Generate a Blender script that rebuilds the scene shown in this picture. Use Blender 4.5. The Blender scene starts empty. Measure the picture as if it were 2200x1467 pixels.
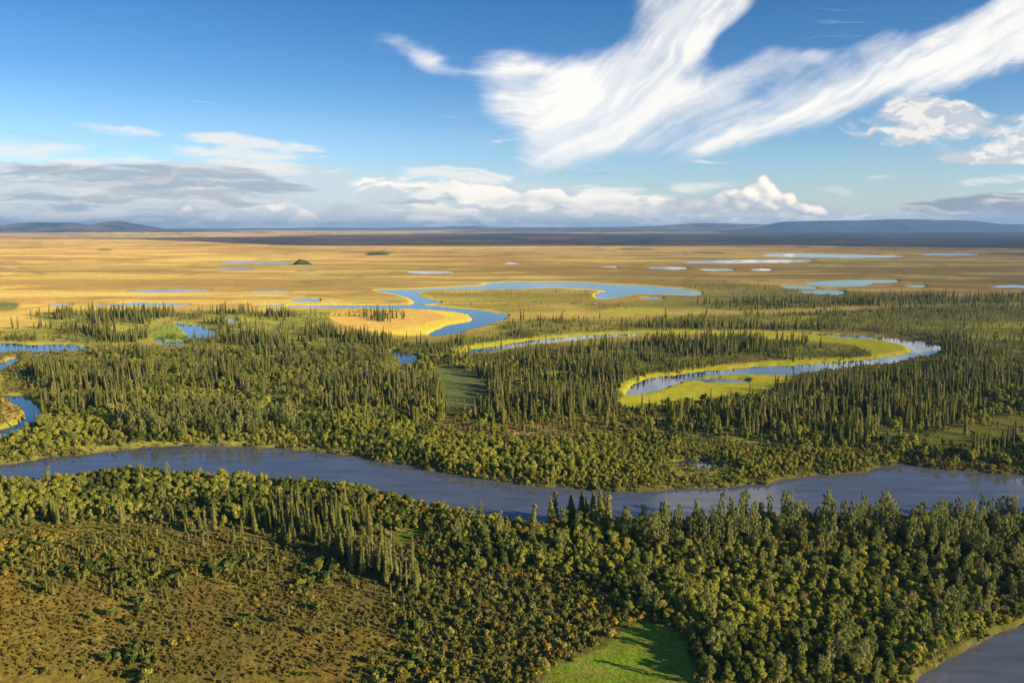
import bpy, math, random
import numpy as np
from mathutils import Vector

# ------------------------------------------------------------------ camera, world, sun, exposure
scene = bpy.context.scene
W0, H0 = 2200.0, 1467.0
HOR = 488.0                      # horizon row of the photograph
F = 1727.0                       # focal length in photograph pixels
CAMH = 120.0
CXP, CYP = 1100.0, 733.5
PITCH = math.atan((CYP - HOR) / F)
cam_d = bpy.data.cameras.new("camera")
cam_d.sensor_width = 36.0
cam_d.lens = 36.0 * F / W0
cam_d.clip_start = 1.0
cam_d.clip_end = 300000.0
cam = bpy.data.objects.new("camera", cam_d)
cam.location = (0, 0, CAMH)
cam.rotation_euler = (math.radians(90) - PITCH, 0, 0)
scene.collection.objects.link(cam)
scene.camera = cam

SUN_EL, SUN_AZ = 17.0, 118.0     # azimuth clockwise from the view direction (+Y)
world = bpy.data.worlds.new("World")
scene.world = world
world.use_nodes = True
wt = world.node_tree
for n in list(wt.nodes):
    wt.nodes.remove(n)
sky = wt.nodes.new("ShaderNodeTexSky")
sky.sky_type = 'NISHITA'
sky.sun_disc = False
sky.sun_elevation = math.radians(SUN_EL)
sky.sun_rotation = math.radians(SUN_AZ)
sky.altitude = 300
sky.air_density = 1.0
sky.dust_density = 0.3
sky.ozone_density = 2.5
wb = wt.nodes.new("ShaderNodeBackground")
wb.inputs[1].default_value = 0.088
wo = wt.nodes.new("ShaderNodeOutputWorld")
tcw = wt.nodes.new("ShaderNodeTexCoord")
sxw = wt.nodes.new("ShaderNodeSeparateXYZ")
rmp = wt.nodes.new("ShaderNodeValToRGB")      # deeper blue with height, as through clear northern air; brighter overhead for added fill
for i_, (p_, c_) in enumerate([(0.0, (.82, .87, 1.04)), (0.10, (.60, .73, .90)), (0.17, (.34, .56, .78)), (0.27, (.185, .43, .68)), (0.5, (.45, .66, .84))]):
    e_ = rmp.color_ramp.elements[i_] if i_ < 2 else rmp.color_ramp.elements.new(p_)
    e_.position = p_
    e_.color = (*c_, 1)
mlt = wt.nodes.new("ShaderNodeVectorMath")
mlt.operation = 'MULTIPLY'
wt.links.new(tcw.outputs["Generated"], sxw.inputs[0])
wt.links.new(sxw.outputs[2], rmp.inputs[0])
wt.links.new(sky.outputs[0], mlt.inputs[0])
wt.links.new(rmp.outputs[0], mlt.inputs[1])
wt.links.new(mlt.outputs[0], wb.inputs[0])
wt.links.new(wb.outputs[0], wo.inputs[0])

sd = bpy.data.lights.new("sun", 'SUN')
sd.energy = 5.0
sd.angle = math.radians(0.5)
sd.color = (1.0, 0.83, 0.54)
sun = bpy.data.objects.new("sun", sd)
_el, _az = math.radians(SUN_EL), math.radians(SUN_AZ)
sv = Vector((math.sin(_az) * math.cos(_el), math.cos(_az) * math.cos(_el), math.sin(_el)))
sun.rotation_euler = sv.to_track_quat('Z', 'Y').to_euler()
sun.location = sv * 500
scene.collection.objects.link(sun)

scene.view_settings.view_transform = 'Standard'
scene.view_settings.look = 'None'
scene.view_settings.exposure = 1.0
scene.view_settings.gamma = 1.0
scene.render.engine = 'CYCLES'
scene.cycles.max_bounces = 6
scene.cycles.diffuse_bounces = 2
scene.cycles.glossy_bounces = 3
scene.cycles.transmission_bounces = 3
scene.cycles.transparent_max_bounces = 8
scene.cycles.volume_bounces = 0
scene.cycles.use_denoising = True
scene.cycles.sample_clamp_indirect = 4.0

# ------------------------------------------------------------------ numpy helpers
#NP-BEGIN
RS = np.random.RandomState(7)
_TAB = RS.rand(256, 256).astype(np.float32)


def vnoise(x, y, seed=0):
    x = x + seed * 37.13
    y = y + seed * 91.7
    xi = np.floor(x).astype(np.int64)
    yi = np.floor(y).astype(np.int64)
    fx = (x - xi).astype(np.float32)
    fy = (y - yi).astype(np.float32)
    fx = fx * fx * fx * (fx * (fx * 6 - 15) + 10)
    fy = fy * fy * fy * (fy * (fy * 6 - 15) + 10)
    a = _TAB[yi & 255, xi & 255]
    b = _TAB[yi & 255, (xi + 1) & 255]
    c = _TAB[(yi + 1) & 255, xi & 255]
    d = _TAB[(yi + 1) & 255, (xi + 1) & 255]
    return (a * (1 - fx) + b * fx) * (1 - fy) + (c * (1 - fx) + d * fx) * fy


def fbm(x, y, octv=4, seed=0, gain=0.5):
    s = 0
    a = 1.0
    t = 0
    for o in range(octv):
        s = s + a * vnoise(x * 2 ** o + o * 13.7, y * 2 ** o + o * 7.3, seed + o)
        t += a
        a *= gain
    return s / t


def sstep(a, b, x):
    t = np.clip((x - a) / (b - a), 0, 1)
    return t * t * (3 - 2 * t)


def spline(P, n=6, closed=True):
    P = np.array(P, float)
    N = len(P)
    out = []
    rng = range(N if closed else N - 1)
    for i in rng:
        if closed:
            p0, p1, p2, p3 = P[i - 1], P[i], P[(i + 1) % N], P[(i + 2) % N]
        else:
            p0, p1, p2, p3 = P[max(i - 1, 0)], P[i], P[i + 1], P[min(i + 2, N - 1)]
        for k in range(n):
            t = k / n
            out.append(0.5 * (2 * p1 + (p2 - p0) * t + (2 * p0 - 5 * p1 + 4 * p2 - p3) * t * t + (3 * p1 - p0 - 3 * p2 + p3) * t ** 3))
    if not closed:
        out.append(P[-1])
    return np.array(out)


class Raster:
    def __init__(s, x0, x1, y0, y1, sx, sy):
        s.x0, s.y0, s.sx, s.sy = x0, y0, sx, sy
        s.w = int((x1 - x0) / sx)
        s.h = int((y1 - y0) / sy)
        s.xs = x0 + (np.arange(s.w) + 0.5) * sx
        s.ys = y0 + (np.arange(s.h) + 0.5) * sy

    def grid(s):
        return np.meshgrid(s.xs, s.ys)

    def poly(s, P):
        P = np.asarray(P, float)
        acc = np.zeros((s.h, s.w + 1), np.int16)
        Q = np.roll(P, -1, 0)
        for (xa, ya), (xb, yb) in zip(P, Q):
            if ya == yb:
                continue
            lo, hi = min(ya, yb), max(ya, yb)
            j0 = max(0, int(math.ceil((lo - s.y0) / s.sy - 0.5)))
            j1 = min(s.h - 1, int(math.ceil((hi - s.y0) / s.sy - 0.5)) - 1)
            if j1 < j0:
                continue
            yy = s.ys[j0:j1 + 1]
            xx = xa + (yy - ya) * (xb - xa) / (yb - ya)
            ii = np.clip(np.ceil((xx - s.x0) / s.sx - 0.5).astype(int), 0, s.w)
            acc[np.arange(j0, j1 + 1), ii] += 1
        return (np.cumsum(acc, 1)[:, :s.w] & 1).astype(np.float32)

    def blur(s, M, rx, ry=None):
        ry = rx if ry is None else ry
        for ax, r, st in ((1, rx, s.sx), (0, ry, s.sy)):
            sg = r / st
            if sg < 0.3:
                continue
            R = int(sg * 2.5) + 1
            k = np.exp(-0.5 * (np.arange(-R, R + 1) / sg) ** 2)
            k /= k.sum()
            if R > 24:       # long kernels through the FFT
                n = M.shape[ax] + 2 * R
                Mp = np.pad(M, [(R, R) if a == ax else (0, 0) for a in (0, 1)], mode='edge')
                kk = np.zeros(n)
                kk[:2 * R + 1] = k
                kk = np.roll(kk, -R)
                sh = [1, 1]
                sh[ax] = -1
                M = np.fft.irfft(np.fft.rfft(Mp, axis=ax) * np.fft.rfft(kk).reshape(sh), n=n, axis=ax)
                M = M[:, R:-R] if ax == 1 else M[R:-R]
            else:
                Mp = np.pad(M, [(R, R) if a == ax else (0, 0) for a in (0, 1)], mode='edge')
                o = 0
                L = M.shape[ax]
                for i, w in enumerate(k):
                    o = o + w * (Mp[:, i:i + L] if ax == 1 else Mp[i:i + L])
                M = o
        return M.astype(np.float32)

    def sample(s, M, x, y):
        u = np.clip((x - s.x0) / s.sx - 0.5, 0, s.w - 1.001)
        v = np.clip((y - s.y0) / s.sy - 0.5, 0, s.h - 1.001)
        i = u.astype(int)
        j = v.astype(int)
        fu = u - i
        fv = v - j
        if M.ndim == 3:
            fu = fu[..., None]
            fv = fv[..., None]
        return (M[j, i] * (1 - fu) + M[j, i + 1] * fu) * (1 - fv) + (M[j + 1, i] * (1 - fu) + M[j + 1, i + 1] * fu) * fv


cP, sP = math.cos(PITCH), math.sin(PITCH)


def to_world(px, py, z=0.0):          # a photograph position back onto the plain
    px = np.asarray(px, float)
    py = np.asarray(py, float)
    a = (px - CXP) / F
    b = (CYP - py) / F
    dx, dy, dz = a, cP + b * sP, -sP + b * cP
    t = (z - CAMH) / dz
    return dx * t, dy * t


def to_px(X, Y, Z=0.0):
    Zr = Z - CAMH
    depth = Y * cP - Zr * sP
    up = Y * sP + Zr * cP
    return CXP + F * X / depth, CYP - F * up / depth, depth


# ------------------------------------------------------------------ water outlines (traced, then laid on the plain)
def oval(x0, x1, y0, y1, seed=0, n=14, irr=0.25):
    r = np.random.RandomState(seed + 1000)
    n = 26
    t = np.linspace(0, 2 * np.pi, n, endpoint=False)
    k = 0.35 + 1.1 * r.rand(n)
    k = (k + np.roll(k, 1)) / 2
    sk = (r.rand() - 0.5) * 1.6
    if y1 < 600:
        ym_ = (y0 + y1) / 2
        y0, y1 = ym_ - (y1 - y0) * 0.36, ym_ + (y1 - y0) * 0.36
    lo = (r.rand() - 0.5) * 0.5
    st = np.sin(t)
    return np.stack([(x0 + x1) / 2 + (x1 - x0) / 2 * np.cos(t) * (0.93 + 0.14 * r.rand(n)),
                     (y0 + y1) / 2 + (y1 - y0) / 2 * (st * np.abs(st) ** 0.5 * k * (1 + lo * np.cos(t)) * 0.9 + sk * np.cos(t) * 0.35)], 1)


WATER = {}
WATER['river'] = ('wide muddy river', [(-900, 1075), (-500, 1040), (-200, 1015), (0, 996), (36, 994), (108, 981), (215, 969), (287, 962), (359, 957), (467, 956), (575, 960), (682, 969), (740, 976), (838, 992), (945, 1012), (1017, 1026), (1125, 1040), (1197, 1046), (1305, 1049.5), (1400, 1050.5), (1532, 1048), (1604, 1042), (1655, 1039), (1669, 1031), (1747, 1022.6), (1819, 1015), (1891, 1001), (1920, 996), (1963, 994), (2035, 1006), (2142, 1017), (2250, 1026), (2500, 1045), (2900, 1060), (3300, 1075),
  (3300, 1180), (2900, 1150), (2500, 1125), (2300, 1115), (2150, 1112), (2000, 1112), (1850, 1116), (1700, 1112), (1560, 1114), (1400, 1124), (1260, 1130), (1150, 1128), (1060, 1118), (990, 1104), (930, 1090), (840, 1074), (740, 1050), (650, 1040), (560, 1031), (460, 1025), (360, 1018), (270, 1014), (150, 1024), (60, 1032), (0, 1036), (-200, 1060), (-500, 1100), (-900, 1150)])
WATER['lower'] = ('muddy river bend', [(1880, 1560), (1915, 1500), (1952, 1467), (1999, 1432), (2071, 1396), (2142, 1367), (2200, 1344), (2300, 1305), (2500, 1250), (2800, 1215), (3300, 1200), (3300, 1790), (2600, 1795), (1850, 1795), (1850, 1650)])
WATER['snake'] = ('blue winding river', [(803, 624), (880, 622), (911, 620), (975, 617), (1037, 613), (1054, 607.5), (1139, 606), (1241, 607), (1309, 611), (1378, 613.6), (1412, 616), (1470, 621), (1490, 625), (1508, 630), (1500, 633.5), (1460, 633), (1412, 630.6), (1367, 630.5), (1343, 636), (1309, 641), (1286, 641.5), (1279, 634), (1292, 627.5), (1304, 625), (1275, 620.4), (1207, 617.3), (1139, 619), (1071, 620.4), (969, 621), (914, 624), (900, 628), (902, 635), (934, 645), (950, 650), (925, 651.5), (909, 653), (915, 656), (969, 661), (1020, 665), (1057, 670), (1084, 675), (1090, 681), (1071, 690), (1037, 700.5), (996, 711), (962, 717), (925, 721.5), (917, 719), (934, 710), (969, 698), (1003, 692), (1015, 685), (1011, 679), (996, 673), (969, 668), (934, 665), (866, 662), (798, 661.5), (730, 661), (640, 659), (575, 657.5), (540, 656), (575, 655), (640, 656), (730, 656.5), (798, 656), (866, 655), (885, 654), (889, 647), (876, 639), (849, 631), (822, 627)])
WATER['oxbow'] = ('bright oxbow channel', [(1349, 846), (1347, 835), (1371, 819), (1412, 808.5), (1470, 803), (1528, 795), (1630, 787), (1767, 779), (1852, 772), (1920, 764), (1950, 757.5), (1956, 752), (1937, 741.5), (1900, 731.5), (1835, 724.5), (1767, 720), (1700, 717), (1801, 718), (1903, 725), (1971, 732), (2012, 742), (2024, 750), (2010, 759), (1971, 766), (1940, 774), (1903, 780.6), (1835, 787), (1767, 794), (1699, 803), (1613, 802), (1528, 806), (1487, 814.5), (1446, 827), (1412, 838.5), (1378, 845.5)])
WATER['thin'] = ('thin oxbow channel', [(1008, 756), (1010, 750), (1071, 742), (1129, 733), (1207, 724), (1292, 719.5), (1400, 716.5), (1400, 719), (1292, 724), (1241, 729), (1173, 735.5), (1105, 745), (1037, 756.5), (1012, 759)])
WATER['dark'] = ('dark river reach', [(843, 752), (872, 760), (890, 764), (895, 772), (883, 783), (862, 783), (855, 771), (845, 764)])
WATER['east_pond'] = ('forest pond with reflections', [(374, 693), (395, 695), (426, 699), (445, 704), (462, 711), (466, 718), (450, 724), (433, 726), (405, 722), (398, 712), (390, 704)])
WATER['left_reach'] = ('blue reach by the forest', [(-200, 736), (0, 738), (85, 739), (150, 740), (184, 745), (182, 751), (136, 753), (90, 758), (72, 758), (62, 753), (0, 754), (-200, 752)])
WATER['left_thin'] = ('narrow blue inlet', [(-150, 790), (0, 778), (20, 771), (42, 769), (38, 776), (14, 787), (0, 793), (-150, 806)])
WATER['left_bend'] = ('blue river bend', [(9, 852), (31, 848), (55, 851), (75, 863), (86, 886), (81, 902), (50, 920), (22, 934), (14, 942), (-40, 950), (-200, 965), (-200, 940), (-60, 930), (0, 920), (34, 907), (52, 890), (47, 878), (22, 864)])
_ov = [('pond', 455, 632, 560.5, 568.5, 0), ('pond', 460, 552, 574.5, 582.5, 1), ('pond', 262, 455, 620.5, 628.5, 2), ('pond', 530, 635, 623.5, 628, 3),
       ('pond', 620, 690, 640, 649.5, 4), ('pond', 0, 45, 574, 578.5, 5), ('pond', 630, 678, 580.5, 584.5, 7),
       ('pond', 487, 511, 681, 693, 8), ('pond', 327, 354, 727, 733.5, 9), ('pond', 344, 402, 731.5, 741, 10), ('pond', 560, 614, 857, 867, 11),
       ('pond', 1067, 1125, 563.5, 568, 12), ('pond', 1275, 1333, 571, 576, 13), ('pond', 866, 982, 581, 588.5, 14), ('pond', 1386, 1484, 572, 579.5, 15),
       ('pond', 1494, 1583, 576.5, 582.5, 16), ('pond', 1610, 1666, 576.5, 582, 17), ('pond', 1678, 1757, 613.5, 621.5, 18), ('pond', 1723, 1821, 623, 633.5, 19),
       ('pond', 1371, 1429, 638, 643.5, 20), ('pond', 1947, 1992, 612.5, 617.5, 21), ('pond', 2124, 2260, 612.5, 618, 22), ('pond', 1961, 2108, 543, 550, 23),
       ('pond', 1446, 1475, 545.5, 549, 24), ('pond', 1487, 1612, 810.5, 823, 25), ('pond', 1455, 1562, 984, 1010, 26), ('pond', 195, 424, 650.5, 656, 28), ('pond', 90, 165, 652.5, 657, 29)]
for k, (nm, a, b, c, d, sdd) in enumerate(_ov):
    WATER['pond%d' % k] = ('pond', oval(a, b, c, d, sdd))
WATER['long_pond'] = ('long shining pond', [(1634, 548), (1699, 544.5), (1801, 546.5), (1903, 549), (1951, 550.5), (1903, 553), (1801, 553.5), (1699, 551.5)])
WATER['long_pond_b'] = ('long thin pond', [(1460, 564), (1545, 559.5), (1630, 557.5), (1750, 560.5), (1699, 563.5), (1596, 564.5), (1494, 565.5)])
WATER['far_pond'] = ('blue pond with a narrow arm', [(1738, 607), (1801, 603), (1869, 602), (1927, 602.5), (1924, 606), (1875, 608), (1869, 611), (1835, 614), (1767, 613), (1739, 610)])
WSPL = {k: spline(v[1], 6) for k, v in WATER.items()}

R = Raster(-900, 3300, 486, 1800, 2, 1)
GX, GY = R.grid()
wm = np.zeros((R.h, R.w), np.float32)
for k, P in WSPL.items():
    wm = np.maximum(wm, R.poly(P))
_k = np.clip((GY - 560) / 420, 0.06, 1.3)
_wx, _wy = to_world(GX, np.maximum(GY, HOR + 3.5))
_jx = (fbm(_wx / 9, _wy / 9, 4, 140) - 0.5) * 26 * _k + (fbm(_wx / 45, _wy / 45, 3, 144) - 0.5) * 20 * _k
_jy = (fbm(_wx / 9, _wy / 9, 4, 150) - 0.5) * 9 * _k + (fbm(_wx / 45, _wy / 45, 3, 154) - 0.5) * 8 * _k
wm = (R.sample(wm, GX + _jx, GY + _jy) > 0.5).astype(np.float32)
WMASK = R.blur(wm, 1.4, 0.7)


def P_(*pts, rx=0, ry=None, sp=True):
    m = R.poly(spline(pts, 5) if sp else pts)
    return R.blur(m, rx, ry) if rx else m


# world position and depth-aware noises over the raster
GWX, GWY = to_world(GX, np.maximum(GY, HOR + 3.5))
wn = lambda sc, o=4, seed=0, st=1.0: fbm(GWX / (sc * st), GWY / sc, o, seed)

# --- open, wooded and meadow land
spruce_c = P_((1000, 812), (1080, 782), (1200, 762), (1320, 744), (1400, 738), (1500, 736), (1700, 738), (1840, 752), (1862, 765), (1830, 778), (1740, 782), (1690, 775), (1640, 762), (1580, 765), (1550, 785), (1460, 806), (1350, 830), (1325, 850), (1325, 878), (1250, 895), (1180, 910), (1075, 910), (1042, 900), (1052, 850), (1040, 828), rx=4, ry=2)
spruce_r = P_((1425, 885), (1480, 876), (1560, 872), (1630, 858), (1660, 842), (1720, 830), (1800, 815), (1950, 795), (2040, 780), (2300, 815), (2700, 850), (2700, 960), (2300, 900), (2200, 892), (2100, 905), (2010, 930), (1960, 955), (1800, 968), (1600, 960), (1500, 950), (1430, 918), rx=5, ry=2)
spruce_rr = P_((2085, 985), (2120, 972), (2200, 955), (2500, 950), (2500, 1020), (2200, 1008), (2120, 1000), rx=4, ry=2)
spruce_b = P_((860, 752), (930, 745), (1060, 712), (1100, 692), (1400, 688), (1500, 680), (1760, 672), (2000, 662), (2300, 655), (3000, 640), (3000, 900), (2300, 812), (2060, 772), (2030, 748), (2015, 735), (1900, 720), (1800, 713), (1700, 712), (1450, 710), (1300, 714), (1200, 718), (1000, 745), (930, 762), (880, 762), rx=5, ry=2)
spruce_bfront = P_((930, 758), (1000, 738), (1200, 706), (1450, 698), (1700, 700), (1900, 706), (2040, 728), (2100, 760), (2060, 775), (2030, 750), (2015, 735), (1900, 720), (1800, 713), (1700, 712), (1450, 710), (1300, 714), (1200, 718), (1000, 745), rx=5, ry=2)
spruce_far = P_((1500, 655), (1700, 648), (1850, 642), (2000, 640), (2300, 640), (2300, 655), (2000, 656), (1800, 660), (1600, 668), rx=5, ry=1.5)
spruce_l = P_((-300, 735), (-300, 705), (0, 712), (110, 700), (70, 680), (180, 671), (400, 669), (560, 672), (720, 674), (705, 695), (740, 722), (870, 735), (935, 742), (880, 752), (845, 752), (700, 750), (480, 756), (430, 748), (415, 742), (330, 726), (335, 706), (370, 690), (330, 700), (310, 735), (180, 745), (150, 738), (0, 737), rx=4, ry=1.5)
spruce_lm = P_((60, 800), (95, 780), (180, 765), (400, 770), (560, 775), (620, 790), (560, 835), (400, 858), (330, 878), (180, 892), (100, 880), (90, 850), (60, 830), rx=6, ry=3)
spruce_cl = P_((690, 830), (780, 812), (860, 805), (930, 812), (948, 840), (950, 880), (915, 925), (880, 925), (800, 900), (700, 885), rx=6, ry=3)
spruce_isl = P_((700, 676), (800, 668), (870, 674), (870, 686), (820, 694), (790, 684), (720, 680), rx=3, ry=1) * 0.6
spruce_nl = P_((540, 1130), (600, 1105), (720, 1100), (790, 1130), (770, 1180), (700, 1185), (600, 1160), rx=6, ry=4)
spruce_nl2 = P_((720, 1180), (800, 1190), (900, 1240), (905, 1290), (850, 1270), (780, 1245), (730, 1215), rx=6, ry=4)
broad_lm = P_((190, 765), (480, 758), (700, 752), (800, 757), (862, 778), (858, 805), (780, 818), (700, 835), (640, 850), (520, 850), (600, 800), (590, 778), (400, 772), rx=6, ry=3)
broad_mid = P_((850, 800), (900, 775), (1000, 770), (1010, 800), (950, 795), (900, 806), rx=4, ry=2)
birch = P_((250, 915), (330, 895), (480, 885), (600, 905), (640, 930), (560, 948), (400, 950), (280, 945), rx=6, ry=3)
bank_far = P_((-300, 1010), (-300, 960), (0, 945), (90, 912), (200, 900), (400, 890), (600, 880), (700, 890), (880, 930), (1050, 945), (1200, 950), (1400, 945), (1600, 970), (1850, 975), (1930, 985), (1900, 998), (1819, 1012), (1747, 1020), (1660, 1031), (1600, 1040), (1530, 1046), (1305, 1048), (1197, 1044), (1125, 1038), (1017, 1023), (945, 1009), (838, 988), (740, 973), (620, 962), (467, 955), (300, 957), (215, 966), (108, 979), (20, 992), rx=3, ry=1.5)
mixed_mid = P_((80, 890), (330, 870), (420, 856), (620, 850), (700, 880), (880, 925), (1000, 935), (880, 945), (700, 935), (400, 900), (200, 910), rx=6, ry=3)
dwarf_c = P_((890, 930), (950, 905), (1050, 912), (1200, 905), (1330, 885), (1430, 880), (1440, 930), (1300, 945), (1000, 940), rx=8, ry=4)
right_mead = P_((1970, 962), (2010, 935), (2100, 912), (2200, 898), (2500, 905), (2500, 960), (2200, 962), (2080, 978), rx=8, ry=3)
near_bank = P_((-400, 1200), (-400, 1090), (0, 1042), (150, 1030), (270, 1020), (360, 1024), (460, 1031), (560, 1037), (650, 1046), (740, 1057), (840, 1081), (930, 1097), (1000, 1112), (1060, 1126), (1150, 1135), (1120, 1170), (1000, 1175), (930, 1180), (860, 1150), (760, 1130), (640, 1115), (520, 1105), (420, 1118), (300, 1120), (180, 1125), (60, 1125), (-100, 1140), rx=4, ry=2)
woods_br = P_((930, 1190), (1000, 1140), (1100, 1136), (1260, 1138), (1400, 1132), (1560, 1122), (1700, 1120), (1850, 1124), (2000, 1120), (2150, 1120), (2300, 1123), (2600, 1135), (3200, 1180), (3200, 1200), (2800, 1205), (2500, 1240), (2300, 1295), (2200, 1334), (2142, 1357), (2071, 1386), (1999, 1422), (1952, 1457), (1900, 1540), (1880, 1700), (1500, 1760), (1500, 1500), (1492, 1440), (1470, 1375), (1420, 1338), (1350, 1330), (1335, 1300), (1280, 1275), (1240, 1240), (1120, 1230), (1000, 1240), rx=5, ry=4)
tall_br = P_((1330, 1150), (1400, 1132), (1560, 1122), (1700, 1120), (1850, 1124), (2000, 1120), (2150, 1120), (2300, 1123), (2600, 1135), (3000, 1180), (2600, 1230), (2200, 1220), (2000, 1215), (1800, 1200), (1600, 1190), (1450, 1200), (1340, 1180), rx=10, ry=6)
tall_corner = P_((2100, 1250), (2300, 1200), (2500, 1200), (2300, 1295), (2200, 1334), (2100, 1370), (1999, 1422), (1940, 1467), (1860, 1560), (1740, 1500), (1800, 1400), (1960, 1330), rx=14, ry=8)
shrub_mid = P_((760, 1200), (860, 1195), (940, 1185), (1050, 1230), (1240, 1245), (1320, 1300), (1345, 1345), (1300, 1385), (1233, 1425), (1165, 1450), (1120, 1560), (700, 1600), (780, 1440), (900, 1400), (880, 1340), (850, 1290), rx=10, ry=6)
tundra_l = P_((-900, 1250), (-400, 1180), (0, 1135), (300, 1132), (520, 1140), (640, 1165), (760, 1200), (860, 1290), (900, 1340), (900, 1400), (780, 1440), (700, 1600), (600, 1800), (-900, 1800), rx=10, ry=6)
open_l = P_((-900, 1300), (-100, 1240), (60, 1250), (200, 1275), (280, 1300), (300, 1340), (240, 1400), (260, 1500), (100, 1800), (-900, 1800), rx=16, ry=9)
open_c = P_((560, 1400), (640, 1360), (760, 1352), (860, 1380), (880, 1410), (800, 1450), (720, 1500), (560, 1560), (500, 1480), rx=16, ry=9)
meadow_g = P_((1165, 1480), (1183, 1452), (1233, 1428), (1305, 1396), (1341, 1362), (1380, 1350), (1425, 1352), (1460, 1375), (1482, 1420), (1490, 1480), (1480, 1560), (1200, 1600), (1130, 1560), rx=2, ry=1.5)
meadow_s = P_((815, 1180), (880, 1150), (918, 1143), (905, 1160), (862, 1180), (830, 1195), rx=3, ry=2)
meadow_t = P_((1265, 1288), (1300, 1282), (1335, 1286), (1310, 1294), (1270, 1296), rx=3, ry=2)
meadow_d = P_((930, 798), (965, 790), (1010, 804), (1050, 835), (1045, 868), (1020, 888), (975, 890), (950, 870), (944, 835), rx=3, ry=2)
clear_a = P_((1165, 806), (1200, 801), (1240, 802), (1235, 812), (1190, 816), (1160, 813), rx=3, ry=1)
pen = P_((705, 678), (760, 667), (880, 665), (960, 671), (1000, 680), (1010, 687), (990, 697), (940, 709), (915, 720), (880, 724), (800, 716), (740, 701), rx=2, ry=1)
gold_rim = R.blur(P_(*[tuple(p) for p in WATER['snake'][1]], sp=True), 10, 2.2)
ob_in = P_((1330, 872), (1340, 850), (1330, 835), (1370, 810), (1470, 794), (1630, 779), (1767, 770), (1860, 768), (1868, 758), (1820, 742), (1700, 733), (1560, 722), (1500, 715), (1600, 712), (1767, 716), (1900, 728), (1960, 742), (1965, 755), (1920, 768), (1760, 785), (1700, 800), (1700, 815), (1660, 835), (1620, 850), (1480, 868), (1380, 880), rx=3, ry=1)
thin_rim = P_((975, 756), (1010, 742), (1100, 731), (1250, 718), (1400, 712), (1560, 712), (1560, 717), (1400, 722), (1250, 732), (1130, 746), (1060, 760), (1010, 763), rx=3, ry=1)
bog_r = P_((1430, 622), (1560, 610), (1700, 618), (1860, 630), (2000, 640), (1800, 655), (1500, 665), (1300, 668), (1250, 655), (1400, 650), rx=14, ry=3)
isle = P_((905, 628), (970, 623), (1140, 621), (1270, 623), (1290, 630), (1275, 643), (1330, 647), (1240, 668), (1110, 678), (1060, 668), (960, 658), (915, 640), rx=5, ry=1.5)
# noise driven thinning
n1 = wn(60, 4, 3)
n2 = wn(22, 3, 5)
n3 = wn(260, 4, 8)
land = 1 - sstep(0.02, 0.25, R.blur(wm, 3.0, 2.2))
meadows = np.clip(np.maximum.reduce([meadow_g, meadow_s, meadow_t, meadow_d, clear_a]) * 1.25, 0, 1)
oxi = np.clip(ob_in * 1.2, 0, 1)
core_free = (1 - meadows) * land

SPR = np.clip(spruce_c * 1.0 + spruce_r * 1.0 + spruce_rr + spruce_bfront + spruce_b * (0.12 + 0.5 * sstep(0.42, 0.62, n3)) + spruce_far * 0.6 + spruce_l * (0.12 + 0.8 * sstep(.47, .56, n1)) + spruce_lm * (0.12 + 1.0 * sstep(.47, .56, n1)) + spruce_cl * 0.85 + spruce_isl + spruce_nl * 0.75 + spruce_nl2 * 0.6 + mixed_mid * 0.16, 0, 1.1)
SPR *= (0.22 + 0.85 * sstep(0.38, 0.60, n2)) * (0.45 + 0.6 * sstep(0.38, 0.56, n1)) * core_free * (1 - oxi * (1 - np.clip(spruce_c * 1.3, 0, 1)) * 0.97)
DWF = np.clip(dwarf_c * 0.9 + tundra_l * (0.5 - 0.44 * open_l - 0.4 * open_c) * sstep(0.3, 0.62, wn(36, 4, 12)) * 2.2 * (1 - 0.6 * sstep(1240, 1340, GY)) + right_mead * 0.03 + bog_r * 0.35 * sstep(.45, .6, n3) + isle * 0.10 * sstep(.45, .6, n1) + spruce_b * 0.3 + spruce_l * 0.2 + shrub_mid * 0.14, 0, 1) * core_free * (1 - 0.97 * oxi)
BSH = np.clip(bank_far * 1.0 + near_bank * 1.0 + woods_br * 0.9 + broad_lm * 0.8 + broad_mid + mixed_mid * 0.7 + birch * 0.6 + spruce_lm * 0.25 + spruce_cl * 0.35 + spruce_nl * .2, 0, 1) * (1 - meadows) * (1 - sstep(0.35, 0.6, R.blur(wm, 1.6, 1.0)))
POP = np.clip(tall_br * 0.75 + tall_corner * 0.7 + birch * 0.8 + broad_lm * 0.42 + woods_br * 0.28 + near_bank * 0.05 + bank_far * 0.05 * (GX < 700) + spruce_lm * 0.1, 0, 1) * core_free
SHR = np.clip(shrub_mid * 1.5 + tundra_l * (1.15 - 1.08 * open_l - 0.9 * open_c) * (1 - 0.2 * sstep(1230, 1330, GY)) * sstep(0.36, 0.56, wn(24, 5, 31)) + dwarf_c * 0.6 + right_mead * 0.12 + mixed_mid * 0.4 + spruce_cl * 0.5 + near_bank * 0.3 + woods_br * 0.75 + bank_far * 0.8 + broad_lm * 0.7 + birch * 0.5 + 0.8 * sstep(0.03, 0.2, R.blur(wm, 8, 5)) * (GY > 930), 0, 1) * (1 - meadows) * (1 - sstep(0.45, 0.7, R.blur(wm, 1.5, 1.0)))
base_cov = sstep(735, 770, GY) * (1 - open_l) * (1 - open_c) * (1 - tundra_l * 0.8) * (1 - oxi) * (1 - meadows) * (1 - right_mead * 0.8) * (1 - sstep(0.3, 0.6, R.blur(wm, 1.5, 1.0)))
SHR = np.maximum(SHR, base_cov * 0.6)
dense_w = np.clip(bank_far + near_bank + woods_br, 0, 1)
BSH = BSH * np.maximum(0.35 + 0.65 * sstep(0.36, 0.5, wn(20, 4, 190)), dense_w * (0.85 + 0.15 * sstep(0.3, 0.45, wn(20, 4, 190))))
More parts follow.
